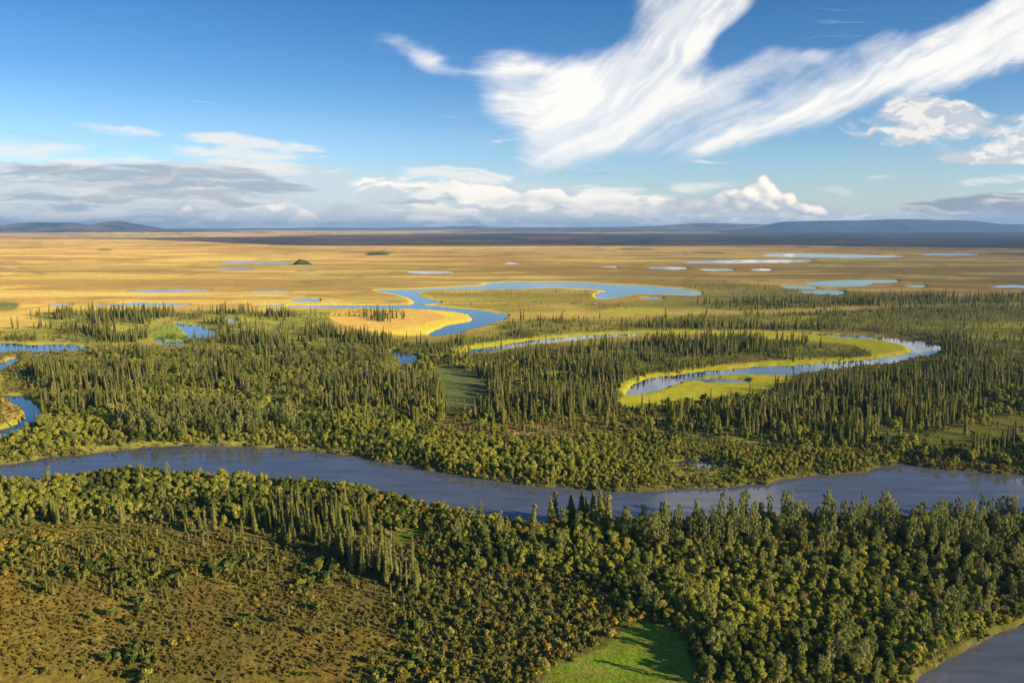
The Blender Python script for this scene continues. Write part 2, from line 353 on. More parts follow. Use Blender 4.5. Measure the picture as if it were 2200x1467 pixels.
BSH = np.maximum(BSH, base_cov * land * 0.22 * (GY > 780) * (1 - dwarf_c * .7) * (1 - shrub_mid) * (1 - np.clip(tundra_l * 1.5, 0, 1)))
_pc = np.clip(1.3 * R.blur(R.poly([(1440, 992), (1575, 992), (1590, 1022), (1520, 1034), (1440, 1026)]), 5, 3), 0, 1)
BSH = BSH * (1 - 0.97 * _pc)
SHR = SHR * (1 - 0.7 * _pc)
POP = POP * (1 - _pc)
SPR = SPR * (1 - 0.6 * P_((1900, 690), (2300, 680), (2600, 700), (2600, 800), (2200, 770), (2000, 730), rx=20, ry=5))
SPR = SPR * (1 - 0.85 * np.clip(broad_lm + birch * 0.8, 0, 1)) * (1 - 0.9 * bank_far)
SPR = np.maximum(SPR, base_cov * land * 0.06 * (GY < 940))
TUS = np.clip(tundra_l + shrub_mid * 0.3, 0, 1) * (1 - meadows) * land
YEL = np.clip(P_((1140, 1467), (1160, 1410), (1230, 1330), (1250, 1290), (1300, 1268), (1290, 1300), (1250, 1350), (1190, 1430), (1175, 1460), rx=8, ry=5) * 0.9 + R.blur(P_((1165, 1480), (1183, 1446), (1233, 1418), (1305, 1386), (1341, 1345), (1400, 1325), (1380, 1350), (1341, 1372), (1305, 1402), (1233, 1434), (1200, 1470)), 6, 4) * 1.3 + 0.5 * sstep(0.62, 0.74, n1), 0, 1)


# --- cover colours (albedo of the land cover, with cast shadow painted in at places)
def mixc(c, m, col):
    return c * (1 - m[..., None]) + np.array(col, np.float32) * m[..., None]


stretch = fbm(GWX / 900.0, GWY / 420.0, 5, 41)
stretch2 = fbm(GWX / 260.0, GWY / 200.0, 4, 47)
stretch3 = fbm(GWX / 2600.0, GWY / 1300.0, 4, 49)
COL = np.zeros((R.h, R.w, 3), np.float32) + np.array((0.43, 0.255, 0.088), np.float32)
COL = mixc(COL, sstep(0.50, 0.66, stretch) * 0.75, (0.52, 0.36, 0.085))
COL = mixc(COL, sstep(0.52, 0.36, stretch3) * 0.0 + sstep(0.46, 0.34, stretch) * 0.75, (0.27, 0.145, 0.045))
COL = mixc(COL, sstep(0.56, 0.70, stretch2) * 0.5 * sstep(520, 560, GY), (0.20, 0.155, 0.045))
COL = mixc(COL, sstep(0.56, 0.64, stretch3) * 0.5, (0.22, 0.175, 0.06))
stretch4 = fbm(GWX / 420.0 + stretch * 3, GWY / 130.0, 5, 43, 0.6)
COL = mixc(COL, sstep(0.53, 0.60, stretch4) * 0.6, (0.235, 0.145, 0.05))
COL = mixc(COL, sstep(0.46, 0.38, stretch4) * 0.6, (0.54, 0.38, 0.12))
COL = mixc(COL, np.exp(-((fbm(GWX / 700.0, GWY / 500.0, 3, 44) - 0.5) / 0.012) ** 2) * 0.5 * sstep(525, 545, GY), (0.16, 0.115, 0.04))
# dark band below the mountains: cloud shadow painted into the ground colour
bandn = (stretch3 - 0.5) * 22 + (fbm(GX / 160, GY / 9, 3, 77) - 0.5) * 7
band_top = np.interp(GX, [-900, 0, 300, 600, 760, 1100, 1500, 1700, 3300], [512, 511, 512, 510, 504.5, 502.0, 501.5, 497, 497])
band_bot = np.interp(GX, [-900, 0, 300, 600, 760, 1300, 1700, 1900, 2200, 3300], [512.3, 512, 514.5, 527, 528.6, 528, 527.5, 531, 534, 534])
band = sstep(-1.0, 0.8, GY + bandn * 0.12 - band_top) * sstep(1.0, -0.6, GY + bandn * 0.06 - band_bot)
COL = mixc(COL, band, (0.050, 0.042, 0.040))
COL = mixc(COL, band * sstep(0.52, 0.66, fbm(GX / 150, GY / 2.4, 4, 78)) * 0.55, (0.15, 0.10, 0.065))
for (a, b, c, d) in ((780, 845, 538, 550), (1320, 1420, 533, 539), (1480, 1560, 541, 546), (205, 240, 534, 541), (30, 130, 587, 590), (2110, 2300, 540, 551)):
    COL = mixc(COL, R.blur(R.poly(spline(oval(a, b, c, d, int(a)), 4)), 4, 1) * 0.9, (0.07, 0.085, 0.04))
COL = mixc(COL, P_((-300, 640), (0, 650), (40, 655), (30, 668), (0, 670), (-300, 680), rx=3, ry=1), (0.10, 0.12, 0.04))
# land around the woods
wood = np.clip(R.blur(np.clip(spruce_c + spruce_r + spruce_rr + spruce_b * 0.8 + spruce_far + spruce_l + spruce_lm + spruce_cl + broad_lm + mixed_mid + bank_far + near_bank + woods_br + birch + broad_mid + spruce_nl, 0, 1), 6, 2), 0, 1)
COL = mixc(COL, sstep(640, 700, GY) * 0.6, (0.26, 0.19, 0.05))
COL = mixc(COL, bog_r * 0.75, (0.17, 0.16, 0.045))
COL = mixc(COL, isle * (0.15 + 0.75 * sstep(.44, .56, stretch4)), (0.22, 0.185, 0.045))
COL = mixc(COL, P_((690, 745), (1700, 690), (2300, 640), (2300, 900), (1900, 700), (1500, 690), (1000, 760), rx=20, ry=6) * 0.5, (0.19, 0.17, 0.045))
COL = mixc(COL, sstep(715, 760, GY), (0.135, 0.115, 0.032))
COL = mixc(COL, wood, (0.165, 0.165, 0.038))
COL = mixc(COL, wood * sstep(0.5, 0.36, wn(20, 4, 190)) * 0.9, (0.27, 0.24, 0.05))
COL = mixc(COL, wood * sstep(0.52, 0.68, n1) * 0.5, (0.22, 0.17, 0.045))
COL = mixc(COL, dwarf_c * 0.75, (0.27, 0.18, 0.05))
COL = mixc(COL, P_((1010, 936), (1060, 930), (1150, 934), (1240, 940), (1150, 944), (1040, 943), rx=8, ry=2) * 0.8, (0.42, 0.25, 0.09))
COL = mixc(COL, right_mead * 0.95, (0.21, 0.19, 0.035))
for q in (((2060, 702), (2200, 694), (2400, 696), (2400, 706), (2200, 708), (2080, 708)), ((1690, 682), (1745, 679), (1760, 683), (1720, 689), (1695, 687)), ((2060, 655), (2200, 652), (2300, 655), (2200, 659)), ((2040, 722), (2200, 724), (2300, 728), (2200, 733), (2060, 728)), ((1960, 706), (2010, 703), (2010, 708), (1970, 709)), ((1280, 672), (1340, 662), (1430, 664), (1400, 676), (1320, 680))):
    COL = mixc(COL, P_(*q, rx=5, ry=1.2) * 0.85, (0.38, 0.33, 0.05))
COL = mixc(COL, P_((1560, 790), (1600, 768), (1660, 770), (1690, 785), (1640, 792), (1500, 806), rx=6, ry=2) * 0.9, (0.24, 0.15, 0.05))
# foreground tundra
tn = wn(14, 4, 60)
COL = mixc(COL, np.clip(tundra_l + shrub_mid * 0.8, 0, 1), (0.145, 0.115, 0.030))
COL = mixc(COL, tundra_l * np.maximum(sstep(0.5, 0.62, wn(30, 4, 61)) * 0.6, sstep(1320, 1180, GY) * 0.8), (0.135, 0.137, 0.032))
COL = mixc(COL, open_l * 0.8, (0.215, 0.150, 0.032))
COL = mixc(COL, open_c * 0.8, (0.205, 0.140, 0.031))
COL = mixc(COL, tundra_l * sstep(0.58, 0.68, wn(18, 4, 66)) * 0.4, (0.19, 0.085, 0.033))
COL = mixc(COL, P_((360, 1218), (400, 1210), (500, 1250), (540, 1265), (500, 1275), (430, 1250), rx=8, ry=4) * 0.7, (0.26, 0.20, 0.03))
COL = mixc(COL, P_((1220, 1300), (1290, 1262), (1360, 1280), (1400, 1320), (1330, 1345), (1240, 1340), rx=8, ry=4) * 0.6, (0.20, 0.15, 0.03))
# rims and meadows
COL = mixc(COL, pen, (0.52, 0.32, 0.085))
penrim = pen * sstep(0.80, 0.45, R.blur(P_((705, 675), (760, 662), (880, 660), (930, 671), (960, 680), (950, 690), (900, 700), (840, 712), (740, 704)), 10, 3))
COL = mixc(COL, penrim * 0.9, (0.60, 0.46, 0.07))
COL = mixc(COL, sstep(0.06, 0.3, gold_rim) * 0.9, (0.56, 0.43, 0.065))
COL = mixc(COL, oxi * 0.97, (0.40, 0.37, 0.030))
COL = mixc(COL, oxi * sstep(0.5, 0.66, fbm(GX / 60, GY / 3.5, 3, 91)) * 0.5, (0.44, 0.31, 0.05))
COL = mixc(COL, thin_rim * 0.95, (0.38, 0.36, 0.035))
for nm in ('east_pond', 'left_reach', 'left_thin', 'left_bend', 'pond8', 'pond9', 'pond10', 'far_pond', 'pond18', 'pond19', 'pond20', 'pond15'):
    COL = mixc(COL, sstep(0.05, 0.35, R.blur(R.poly(WSPL[nm]), 8, 2.2)) * 0.8, (0.36, 0.30, 0.05))
COL = mixc(COL, P_((333, 712), (350, 700), (378, 697), (398, 712), (402, 722), (440, 728), (400, 742), (340, 738), (326, 727), rx=3, ry=1), (0.17, 0.21, 0.035))
COL = mixc(COL, P_((505, 684), (540, 676), (600, 680), (560, 690), (500, 696), (480, 690), rx=5, ry=1.5) * 0.8, (0.30, 0.29, 0.05))
COL = mixc(COL, P_((-100, 862), (20, 862), (48, 876), (50, 892), (30, 905), (-100, 922), rx=3, ry=1.5), (0.30, 0.20, 0.05))
COL = mixc(COL, np.clip(meadow_g * 1.1, 0, 1), (0.16, 0.235, 0.020))
COL = mixc(COL, meadow_g * sstep(0.42, 0.62, fbm(GWX / 12, GWY / 4, 5, 70)) * 0.7, (0.20, 0.20, 0.032))
COL = mixc(COL, meadow_g * sstep(0.56, 0.64, fbm(GWX / 5, GWY / 3, 4, 71)) * 0.5, (0.26, 0.22, 0.05))
COL = mixc(COL, meadow_g * sstep(0.60, 0.50, R.blur(meadow_g, 12, 8)) * 0.5, (0.22, 0.19, 0.04))
COL = mixc(COL, np.clip(meadow_s, 0, 1), (0.12, 0.14, 0.02))
COL = mixc(COL, np.clip(meadow_t, 0, 1), (0.22, 0.20, 0.03))
COL = mixc(COL, meadow_d, (0.11, 0.125, 0.045))  # tree shadow over this meadow darkened into its colour
COL = mixc(COL, clear_a, (0.27, 0.23, 0.045))
# muddy river banks
bk = sstep(0.10, 0.45, R.blur(np.maximum(R.poly(WSPL['river']), R.poly(WSPL['lower'])), 2, 1.6)) * (1 - oxi)
COL = mixc(COL, bk * 0.6, (0.13, 0.125, 0.030))
COL = mixc(COL, sstep(0.45, 0.9, WMASK), (0.10, 0.07, 0.04))
COL *= (0.95 - 0.04 * sstep(640, 560, GY))[..., None] * np.array((0.96, 1.0, 0.97), np.float32)
COL *= (0.86 + 0.28 * fbm(GWX / 70, GWY / 45, 4, 55))[..., None]
#NP-END
#SKY-BEGIN
# ------------------------------------------------------------------ clouds: density and shade over the sky vault
S = Raster(-900, 3100, -900, 500, 2.5, 2.0)
SX, SY = S.grid()


def sp_(*pts, r=10, ry=None):
    return S.blur(S.poly(spline(pts, 6)), r, ry)


def warp(X, Y, sc, amp, seed):
    return X + (fbm(X / sc, Y / sc, 4, seed) - 0.5) * amp, Y + (fbm(X / sc, Y / sc, 4, seed + 5) - 0.5) * amp


def fibres(deg, L, Wd, seed, amp):
    a_ = math.radians(deg)
    u_ = SX * math.cos(a_) + SY * math.sin(a_)
    v_ = -SX * math.sin(a_) + SY * math.cos(a_)
    u_ = u_ + (fbm(SX / 220, SY / 220, 4, seed) - 0.5) * amp * 1.6
    v_ = v_ + (fbm(SX / 260, SY / 260, 4, seed + 6) - 0.5) * amp
    return fbm(u_ / L, v_ / Wd, 6, seed + 12, 0.6)


wl_ = sstep(1240, 1080, SX)
wa_ = sstep(1230, 1330, SX) * sstep(1700, 1480, SX + (SY - 100) * 0.6) * sstep(300, 160, SY)
st_r = fibres(-29, 420, 46, 3, 90)
st_l = fibres(4, 240, 30, 5, 80)
st_a = fibres(-52, 340, 46, 8, 90)
streak = st_r * (1 - wl_) * (1 - wa_) + st_a * wa_ * (1 - wl_) + st_l * wl_
sf_r = fibres(-29, 170, 14, 23, 60)
sf_l = fibres(6, 110, 10, 25, 50)
sf_a = fibres(-50, 140, 14, 28, 60)
streak_f = sf_r * (1 - wl_) * (1 - wa_) + sf_a * wa_ * (1 - wl_) + sf_l * wl_
puff = fbm(SX / 70, SY / 42, 5, 31, 0.55)
# the large cirrus sheet
env = np.zeros_like(streak)
body = sp_((1030, 235), (1060, 185), (1020, 150), (1075, 112), (1190, 122), (1290, 112), (1360, 70), (1365, 10), (1400, -60), (1700, -60), (1640, 15), (1570, 72), (1520, 130), (1458, 182), (1520, 152), (1590, 118), (1650, 90), (1710, 90), (1780, 100), (1870, 72), (1948, 30), (1940, 70), (1905, 110), (2020, 50), (2120, 5), (2260, -70), (2330, 60), (2200, 140), (2060, 185), (1900, 215), (1780, 270), (1700, 290), (1600, 315), (1530, 340), (1450, 325), (1380, 335), (1290, 335), (1210, 352), (1150, 372), (1112, 345), (1115, 280), (1080, 262), r=11)
env = np.maximum(env, body * 0.98)
env = np.maximum(env, sp_((1200, 130), (1290, 122), (1380, 100), (1420, 120), (1400, 200), (1350, 260), (1250, 310), (1150, 355), (1125, 340), (1140, 250), (1130, 170), r=22) * 1.25)
env = np.maximum(env, sp_((1380, 110), (1440, 10), (1500, -60), (1600, -60), (1500, 60), (1440, 150), r=16) * 1.2)
env = np.maximum(env, sp_((1300, 320), (1500, 300), (1650, 240), (1850, 160), (2250, 20), (2300, 50), (2050, 150), (1850, 210), (1650, 290), (1530, 330), (1400, 328), r=14) * 1.25)
env = np.maximum(env, sp_((1400, 230), (1560, 150), (1650, 105), (1690, 130), (1620, 190), (1480, 250), (1380, 280), r=14) * 1.15)
env = np.maximum(env, sp_((1880, 110), (1930, 48), (1946, 36), (1935, 75), (1900, 125), (1840, 160), (1800, 170), r=8) * 0.9)
env = np.maximum(env, sp_((770, 80), (840, 86), (890, 96), (925, 112), (965, 118), (948, 138), (975, 146), (1040, 138), (1090, 130), (1130, 150), (1080, 160), (990, 166), (930, 163), (892, 145), (872, 118), (830, 100), r=6) * 1.25)
env = np.maximum(env, sp_((1020, 180), (1100, 170), (1130, 200), (1080, 225), (1030, 205), r=10) * 0.85)
env = np.maximum(env, sp_((1045, 240), (1120, 230), (1120, 270), (1070, 280), r=9) * 0.8)
# above the frame the sheet goes on
env = np.maximum(env, sp_((1420, -40), (1640, -40), (2000, -400), (2300, -900), (1700, -900), (1500, -400), r=40) * 0.95)
env = np.maximum(env, sp_((2150, 20), (2260, 60), (2700, -100), (3000, -400), (2800, -500), (2400, -200), r=40) * 1.0)
# blue gaps between the arms
gap = np.zeros_like(env)
gap = np.maximum(gap, sp_((1420, 278), (1500, 255), (1560, 240), (1520, 275), (1440, 312), (1425, 310), r=12) * 0.5)
gap = np.maximum(gap, sp_((1448, 180), (1505, 134), (1556, 76), (1615, 26), (1680, -60), (2150, -60), (2080, 0), (1960, 26), (1925, 40), (1850, 80), (1790, 94), (1700, 84), (1640, 88), (1560, 122), (1500, 154), r=9) * 0.95)
gap = np.maximum(gap, sp_((1590, 195), (1690, 150), (1850, 115), (1830, 145), (1700, 185), (1600, 220), r=12) * 0.42)
env = env - gap
cir = S.blur(env, 20, 15) * 1.08 + (streak - 0.5) * 0.85 + (streak_f - 0.5) * 0.26 + (fbm(SX / 60, SY / 40, 5, 160, .6) - 0.5) * 0.45 - 0.10
cirrus = sstep(0.08, 1.12, cir) ** 1.05 * sstep(0.02, 0.4, S.blur(env, 24, 16))
cirrus_shade = sstep(0.34, 0.66, streak) * 0.35 + 0.08 * sstep(0.4, 0.6, streak_f) + 0.1 + 0.5 * sstep(0.6, 1.25, env)

# altocumulus patch right, wisps, left streaks
pw, qw = warp(SX, SY, 60, 40, 51)
alto_n = fbm(pw / 95, qw / 30, 5, 33, 0.55)
alto = sp_((1800, 262), (1880, 235), (1960, 208), (2060, 205), (2090, 235), (2200, 245), (2400, 250), (2500, 360), (2200, 350), (2080, 340), (2110, 322), (2000, 318), (1870, 312), (1820, 290), r=16, ry=9)
alto += sp_((2000, 345), (2060, 330), (2200, 338), (2400, 350), (2200, 352), r=12, ry=5) * 0.6
alto_d = sstep(0.38, 0.85, alto * 0.75 + (alto_n - 0.5) * 1.5 + 0.12) * sstep(0.05, 0.4, alto)
wl = np.zeros_like(env)
for (pts, w, r_, ry_) in (
        (((140, 262), (240, 268), (330, 280), (360, 292), (300, 290), (200, 278)), 0.75, 12, 5),
        (((390, 284), (500, 290), (620, 308), (700, 322), (710, 332), (640, 328), (500, 314), (400, 300)), 1.0, 9, 4),
        (((30, 226), (80, 230), (110, 238), (70, 238)), 0.5, 12, 4),
        (((-300, 300), (0, 312), (150, 322), (310, 335), (340, 350), (200, 352), (0, 348), (-300, 345)), 0.8, 26, 10),
        (((380, 320), (520, 315), (620, 345), (640, 385), (500, 375), (400, 350)), 0.75, 26, 11),
        (((915, 243), (950, 249), (1000, 247), (950, 255)), 0.9, 7, 2.5),
        (((860, 362), (960, 358), (1060, 372), (1100, 392), (1000, 392), (880, 375)), 0.6, 16, 6),
        (((1420, 350), (1500, 345), (1600, 352), (1500, 358)), 0.45, 14, 4),
        (((1800, 390), (1900, 372), (1960, 370), (1900, 380)), 0.35, 14, 4),
        (((2060, 395), (2200, 375), (2400, 370), (2400, 385), (2200, 392)), 0.6, 14, 5),
        (((1690, 405), (1800, 398), (1850, 420), (1880, 436), (1800, 425), (1720, 412)), 0.7, 12, 5),
        (((1470, 392), (1560, 390), (1650, 385), (1660, 392), (1580, 400), (1480, 412), (1450, 408)), 0.9, 7, 3),
        (((1230, 400), (1330, 408), (1400, 405), (1330, 416), (1250, 412)), 0.6, 12, 4)):
    wl = np.maximum(wl, sp_(*pts, r=r_, ry=ry_) * w)
hs = fbm((SX + (fbm(SX / 120, SY / 60, 3, 61) - 0.5) * 140) / 210, (SY + (fbm(SX / 140, SY / 60, 3, 62) - 0.5) * 40 + SX * -0.06) / 15, 5, 35, 0.55)
wl = S.blur(wl, 10, 4)
wisps = sstep(0.18, 1.0, wl * 1.15 + (hs - 0.5) * 1.9 + (fbm(SX / 90, SY / 16, 5, 211, .6) - 0.5) * 0.8) * sstep(0.02, 0.2, wl)

# horizon cloud deck (lit white parts and grey-blue stratus)
deck_env = sp_((-400, 335), (0, 345), (200, 352), (420, 345), (600, 352), (760, 372), (900, 385), (1060, 380), (1220, 402), (1420, 425), (1500, 440), (1700, 455), (1900, 462), (2100, 470), (2100, 500), (-400, 500), r=24, ry=9)
deck = sstep(0.03, 0.3, deck_env) * sstep(0.25, 0.9, deck_env * 1.0 + (hs - 0.5) * 1.7 + (puff - 0.5) * 0.5)
dark_env = sp_((-400, 345), (0, 346), (120, 348), (180, 362), (300, 352), (420, 350), (520, 362), (660, 400), (700, 425), (560, 440), (420, 470), (300, 480), (0, 485), (-400, 480), r=14, ry=8)
dark_env = np.maximum(dark_env, sp_((700, 420), (820, 402), (960, 410), (1000, 430), (860, 440), (720, 435), r=20, ry=6) * 0.7)
dark = sstep(0.35, 0.75, dark_env * 0.8 + (hs - 0.5) * 1.2 + 0.08)
hs2 = fbm((SX + (fbm(SX / 150, SY / 60, 4, 171) - 0.5) * 200) / 300, (SY + (fbm(SX / 170, SY / 60, 4, 172) - 0.5) * 46) / 24, 5, 173, 0.58)
white_n = sstep(0.47, 0.60, fbm(pw / 120, qw / 22, 5, 71, .55))
deck = np.maximum(deck, 0.9 * sstep(0.45, 0.75, sp_((1700, 470), (1850, 440), (2000, 450), (2300, 400), (2400, 500), (1700, 492), r=20, ry=8) * 0.75 + (hs2 - 0.5) * 1.6))
rdeck = sp_((1930, 440), (2000, 430), (2100, 418), (2200, 412), (2500, 400), (2500, 500), (2100, 480), (1980, 470), r=18, ry=6)
rdeck_d = sstep(0.3, 0.75, rdeck + (hs - 0.5) * 0.9)


# heaped cumulus along the horizon: many overlapping puffs, each lit from the right
def cumulus(cx, base, wdt, hgt, seed, n=26):
    r = np.random.RandomState(seed)
    D = np.zeros_like(env)
    L = np.zeros_like(env)
    x0, x1 = int(max(0, (cx - wdt * 0.8 - S.x0) / S.sx)), int(min(S.w, (cx + wdt * 0.8 - S.x0) / S.sx))
    y0, y1 = int(max(0, (base - hgt * 1.5 - S.y0) / S.sy)), int(min(S.h, (base + 20 - S.y0) / S.sy))
    X, Y = SX[y0:y1, x0:x1], SY[y0:y1, x0:x1]
    X = X + (fbm(X / 16, Y / 13, 4, seed + 2) - 0.5) * 16
    Y = Y + (fbm(X / 16, Y / 13, 4, seed + 7) - 0.5) * 12
    d = np.zeros_like(X)
    l = np.zeros_like(X)
    zz = np.zeros_like(X) - 1
    for i in range(n):
        a = r.rand() * 2 - 1
        hh = (1 - abs(a) ** 1.4) * hgt * (0.35 + 0.65 * r.rand())
        rr = hgt * (0.16 + 0.2 * r.rand()) * (1 - 0.35 * abs(a))
        px_, py_ = cx + a * wdt * 0.5, base - hh * 0.75 - rr * 0.3
        q = ((X - px_) / (rr * 1.35)) ** 2 + ((Y - py_) / rr) ** 2
        dd = sstep(1.0, 0.6, q)
        sh = np.clip(0.5 + 0.42 * (X - px_) / (rr * 1.35) - 0.42 * (Y - py_) / rr, 0, 1)
        l = l * (1 - dd) + sh * dd
        d = np.maximum(d, dd)
    d = d * sstep(base + 4, base - 5, Y)
    D[y0:y1, x0:x1] = d
    L[y0:y1, x0:x1] = l
    return D, L


cum_D = np.zeros_like(env)
cum_L = np.zeros_like(env)
for args in ((1610, 464, 330, 64, 1, 90), (1480, 462, 190, 40, 21, 44), (1330, 474, 260, 26, 22, 50), (1160, 480, 220, 20, 23, 40), (1130, 440, 200, 22, 24, 30), (930, 470, 240, 20, 25, 40), (690, 478, 260, 16, 26, 40), (2120, 474, 160, 22, 27, 30), (1860, 478, 200, 14, 28, 36), (1320, 446, 160, 18, 29, 26), (560, 476, 180, 12, 30, 30), (1632, 440, 100, 62, 2, 34), (1480, 460, 130, 24, 3, 26), (1230, 470, 240, 26, 4, 40), (1395, 470, 150, 26, 44, 30), (1790, 474, 120, 18, 5, 26),
             (1885, 472, 60, 20, 6, 20), (1955, 472, 76, 24, 7, 24), (2040, 474, 110, 16, 8, 24), (400, 470, 90, 34, 9, 26), (480, 458, 150, 12, 10, 20), (735, 462, 80, 22, 11, 24),
             (950, 402, 60, 12, 12, 18), (850, 480, 170, 14, 13, 24), (1010, 484, 60, 14, 14, 18), (1060, 474, 160, 20, 15, 24), (520, 468, 60, 16, 16, 16), (600, 470, 100, 14, 17, 18), (1700, 476, 60, 18, 18, 18)):
    D, L = cumulus(*args)
    if args[3] < 50:
        D = S.blur(D, 9, 5) * 0.85
        L = S.blur(L, 7, 5)
    else:
        D = S.blur(D, 3, 2.5)
        L = S.blur(L, 6, 5)
    cum_L = cum_L * (1 - D) + L * D
    cum_D = np.maximum(cum_D, D)
cum_L = S.blur(cum_L, 3.5, 3)
cum_D = S.blur(cum_D, 2.5, 2)
cgrey = sp_((1425, 440), (1480, 425), (1560, 420), (1590, 432), (1560, 452), (1500, 462), (1430, 456), r=9, ry=5)

# compose: straight colour and alpha
ca_ = np.zeros(env.shape + (3,), np.float32)
al = np.zeros_like(env)


def over(col, a):
    global ca_, al
    col = np.asarray(col, np.float32)
    if col.ndim == 1:
        col = np.broadcast_to(col, ca_.shape)
    na = a + al * (1 - a)
    ca_ = np.where(na[..., None] > 1e-5, (col * a[..., None] + ca_ * (al * (1 - a))[..., None]) / np.maximum(na, 1e-5)[..., None], ca_)
    al = na


def lerpc(a, b, t):
    return np.array(a, np.float32) * (1 - t[..., None]) + np.array(b, np.float32) * t[..., None]


over(lerpc((0.74, 0.77, 0.82), (1.2, 1.12, 0.98), white_n), deck * (0.62 + 0.33 * white_n) * sstep(1500, 1100, SX) + deck * sstep(1100, 1500, SX) * (0.5 + 0.4 * white_n))
over(lerpc((0.92, 0.93, 0.90), (1.0, 0.98, 0.92), hs), wisps * 0.85)
over(lerpc((0.36, 0.44, 0.53), (0.74, 0.79, 0.83), sstep(0.40, 0.60, hs2)), dark * 0.74)
over(lerpc((0.30, 0.33, 0.42), (0.70, 0.66, 0.62), sstep(0.45, 0.68, hs)), rdeck_d * 0.85)
over(lerpc((0.68, 0.70, 0.74), (1.08, 1.0, 0.90), sstep(0.42, 0.6, fbm(pw / 50, qw / 16, 5, 214, .6))), alto_d * 0.85)
over(lerpc((0.78, 0.82, 0.90), (1.10, 1.07, 1.01), np.clip(cirrus_shade * 1.1, 0, 1)), cirrus * (0.80 + 0.17 * sstep(0.40, 0.60, streak)))
over(lerpc((0.56, 0.59, 0.66), (1.35, 1.2, 0.98), sstep(0.12, 0.68, cum_L + (fbm(SX / 14, SY / 10, 4, 213) - 0.5) * 0.35)), cum_D * 0.95)
over(lerpc((0.50, 0.54, 0.61), (0.62, 0.64, 0.68), puff), cgrey * 0.6)
edge = sstep(-900, -650, SY) * sstep(-900, -700, SX) * sstep(3100, 2900, SX)
al = np.clip(al * edge, 0, 0.985)
#SKY-END

# ------------------------------------------------------------------ mesh and material helpers
def tag(o, label=None, cat=None, group=None, kind=None):
    if label:
        o["label"] = label
    if cat:
        o["category"] = cat
    if group:
        o["group"] = group
    if kind:
        o["kind"] = kind
    return o


def mesh_np(name, V, Fq, mat=None, smooth=False, midx=None):
    """V (n,3), Fq (m,k) with one k."""
    me = bpy.data.meshes.new(name)
    V = np.ascontiguousarray(V, np.float32)
    Fq = np.ascontiguousarray(Fq, np.int32)
    m, k = Fq.shape
    me.vertices.add(len(V))
    me.vertices.foreach_set("co", V.ravel())
    me.loops.add(m * k)
    me.loops.foreach_set("vertex_index", Fq.ravel())
    me.polygons.add(m)
    me.polygons.foreach_set("loop_start", np.arange(0, m * k, k, dtype=np.int32))
    try:
        me.polygons.foreach_set("loop_total", np.full(m, k, np.int32))
    except Exception:
        pass
    if mat is not None:
        for q in (mat if isinstance(mat, (list, tuple)) else [mat]):
            me.materials.append(q)
    if midx is not None:
        me.polygons.foreach_set("material_index", np.ascontiguousarray(midx, np.int32))
    me.polygons.foreach_set("use_smooth", np.full(m, smooth, bool))
    me.update(calc_edges=True)
    me.validate()
    return me


def link(name, me, parent=None):
    o = bpy.data.objects.new(name, me)
    scene.collection.objects.link(o)
    if parent:
        o.parent = parent
    return o


def grid_faces(h, w):
    a = np.arange(h * w).reshape(h, w)
    return np.stack([a[:-1, :-1], a[:-1, 1:], a[1:, 1:], a[1:, :-1]], -1).reshape(-1, 4)


def new_mat(name):
    m = bpy.data.materials.new(name)
    m.use_nodes = True
    nt = m.node_tree
    nt.nodes.clear()
    out = nt.nodes.new("ShaderNodeOutputMaterial")
    return m, nt, out


def N(nt, typ, **kw):
    n = nt.nodes.new(typ)
    for k, v in kw.items():
        setattr(n, k, v)
    return n


def noise(nt, scale, detail=4, vec=None, rough=0.5):
    n = N(nt, "ShaderNodeTexNoise")
    n.inputs["Scale"].default_value = scale
    n.inputs["Detail"].default_value = detail
    n.inputs["Roughness"].default_value = rough
    if vec is not None:
        nt.links.new(vec, n.inputs["Vector"])
    return n


def mapr(nt, val, a, b, c, d):
    n = N(nt, "ShaderNodeMapRange")
    nt.links.new(val, n.inputs[0])
    for i, v in enumerate((a, b, c, d)):
        n.inputs[i + 1].default_value = v
    return n.outputs[0]


def mul_col(nt, col, fac):
    n = N(nt, "ShaderNodeVectorMath", operation='SCALE')
    nt.links.new(col, n.inputs[0])
    nt.links.new(fac, n.inputs["Scale"])
    return n.outputs[0]


# ------------------------------------------------------------------ ground
def ground_material():
    m, nt, out = new_mat("tundra_ground")
    b = N(nt, "ShaderNodeBsdfDiffuse")
    b.inputs["Roughness"].default_value = 0.8
    at = N(nt, "ShaderNodeAttribute", attribute_name="cover")
    geo = N(nt, "ShaderNodeNewGeometry")
    nz = noise(nt, 0.9, 5, geo.outputs["Position"], 0.65)
    nb = noise(nt, 0.13, 4, geo.outputs["Position"], 0.6)
    f1 = mapr(nt, nz.outputs[0], 0.3, 0.7, 0.62, 1.38)
    f2 = mapr(nt, nb.outputs[0], 0.3, 0.7, 0.8, 1.2)
    c = mul_col(nt, mul_col(nt, at.outputs["Color"], f1), f2)
    nt.links.new(c, b.inputs[0])
    bump = N(nt, "ShaderNodeBump")
    bump.inputs["Strength"].default_value = 0.6
    bump.inputs["Distance"].default_value = 0.7
    nt.links.new(nz.outputs[0], bump.inputs["Height"])
    nt.links.new(bump.outputs[0], b.inputs["Normal"])
    nt.links.new(b.outputs[0], out.inputs[0])
    return m


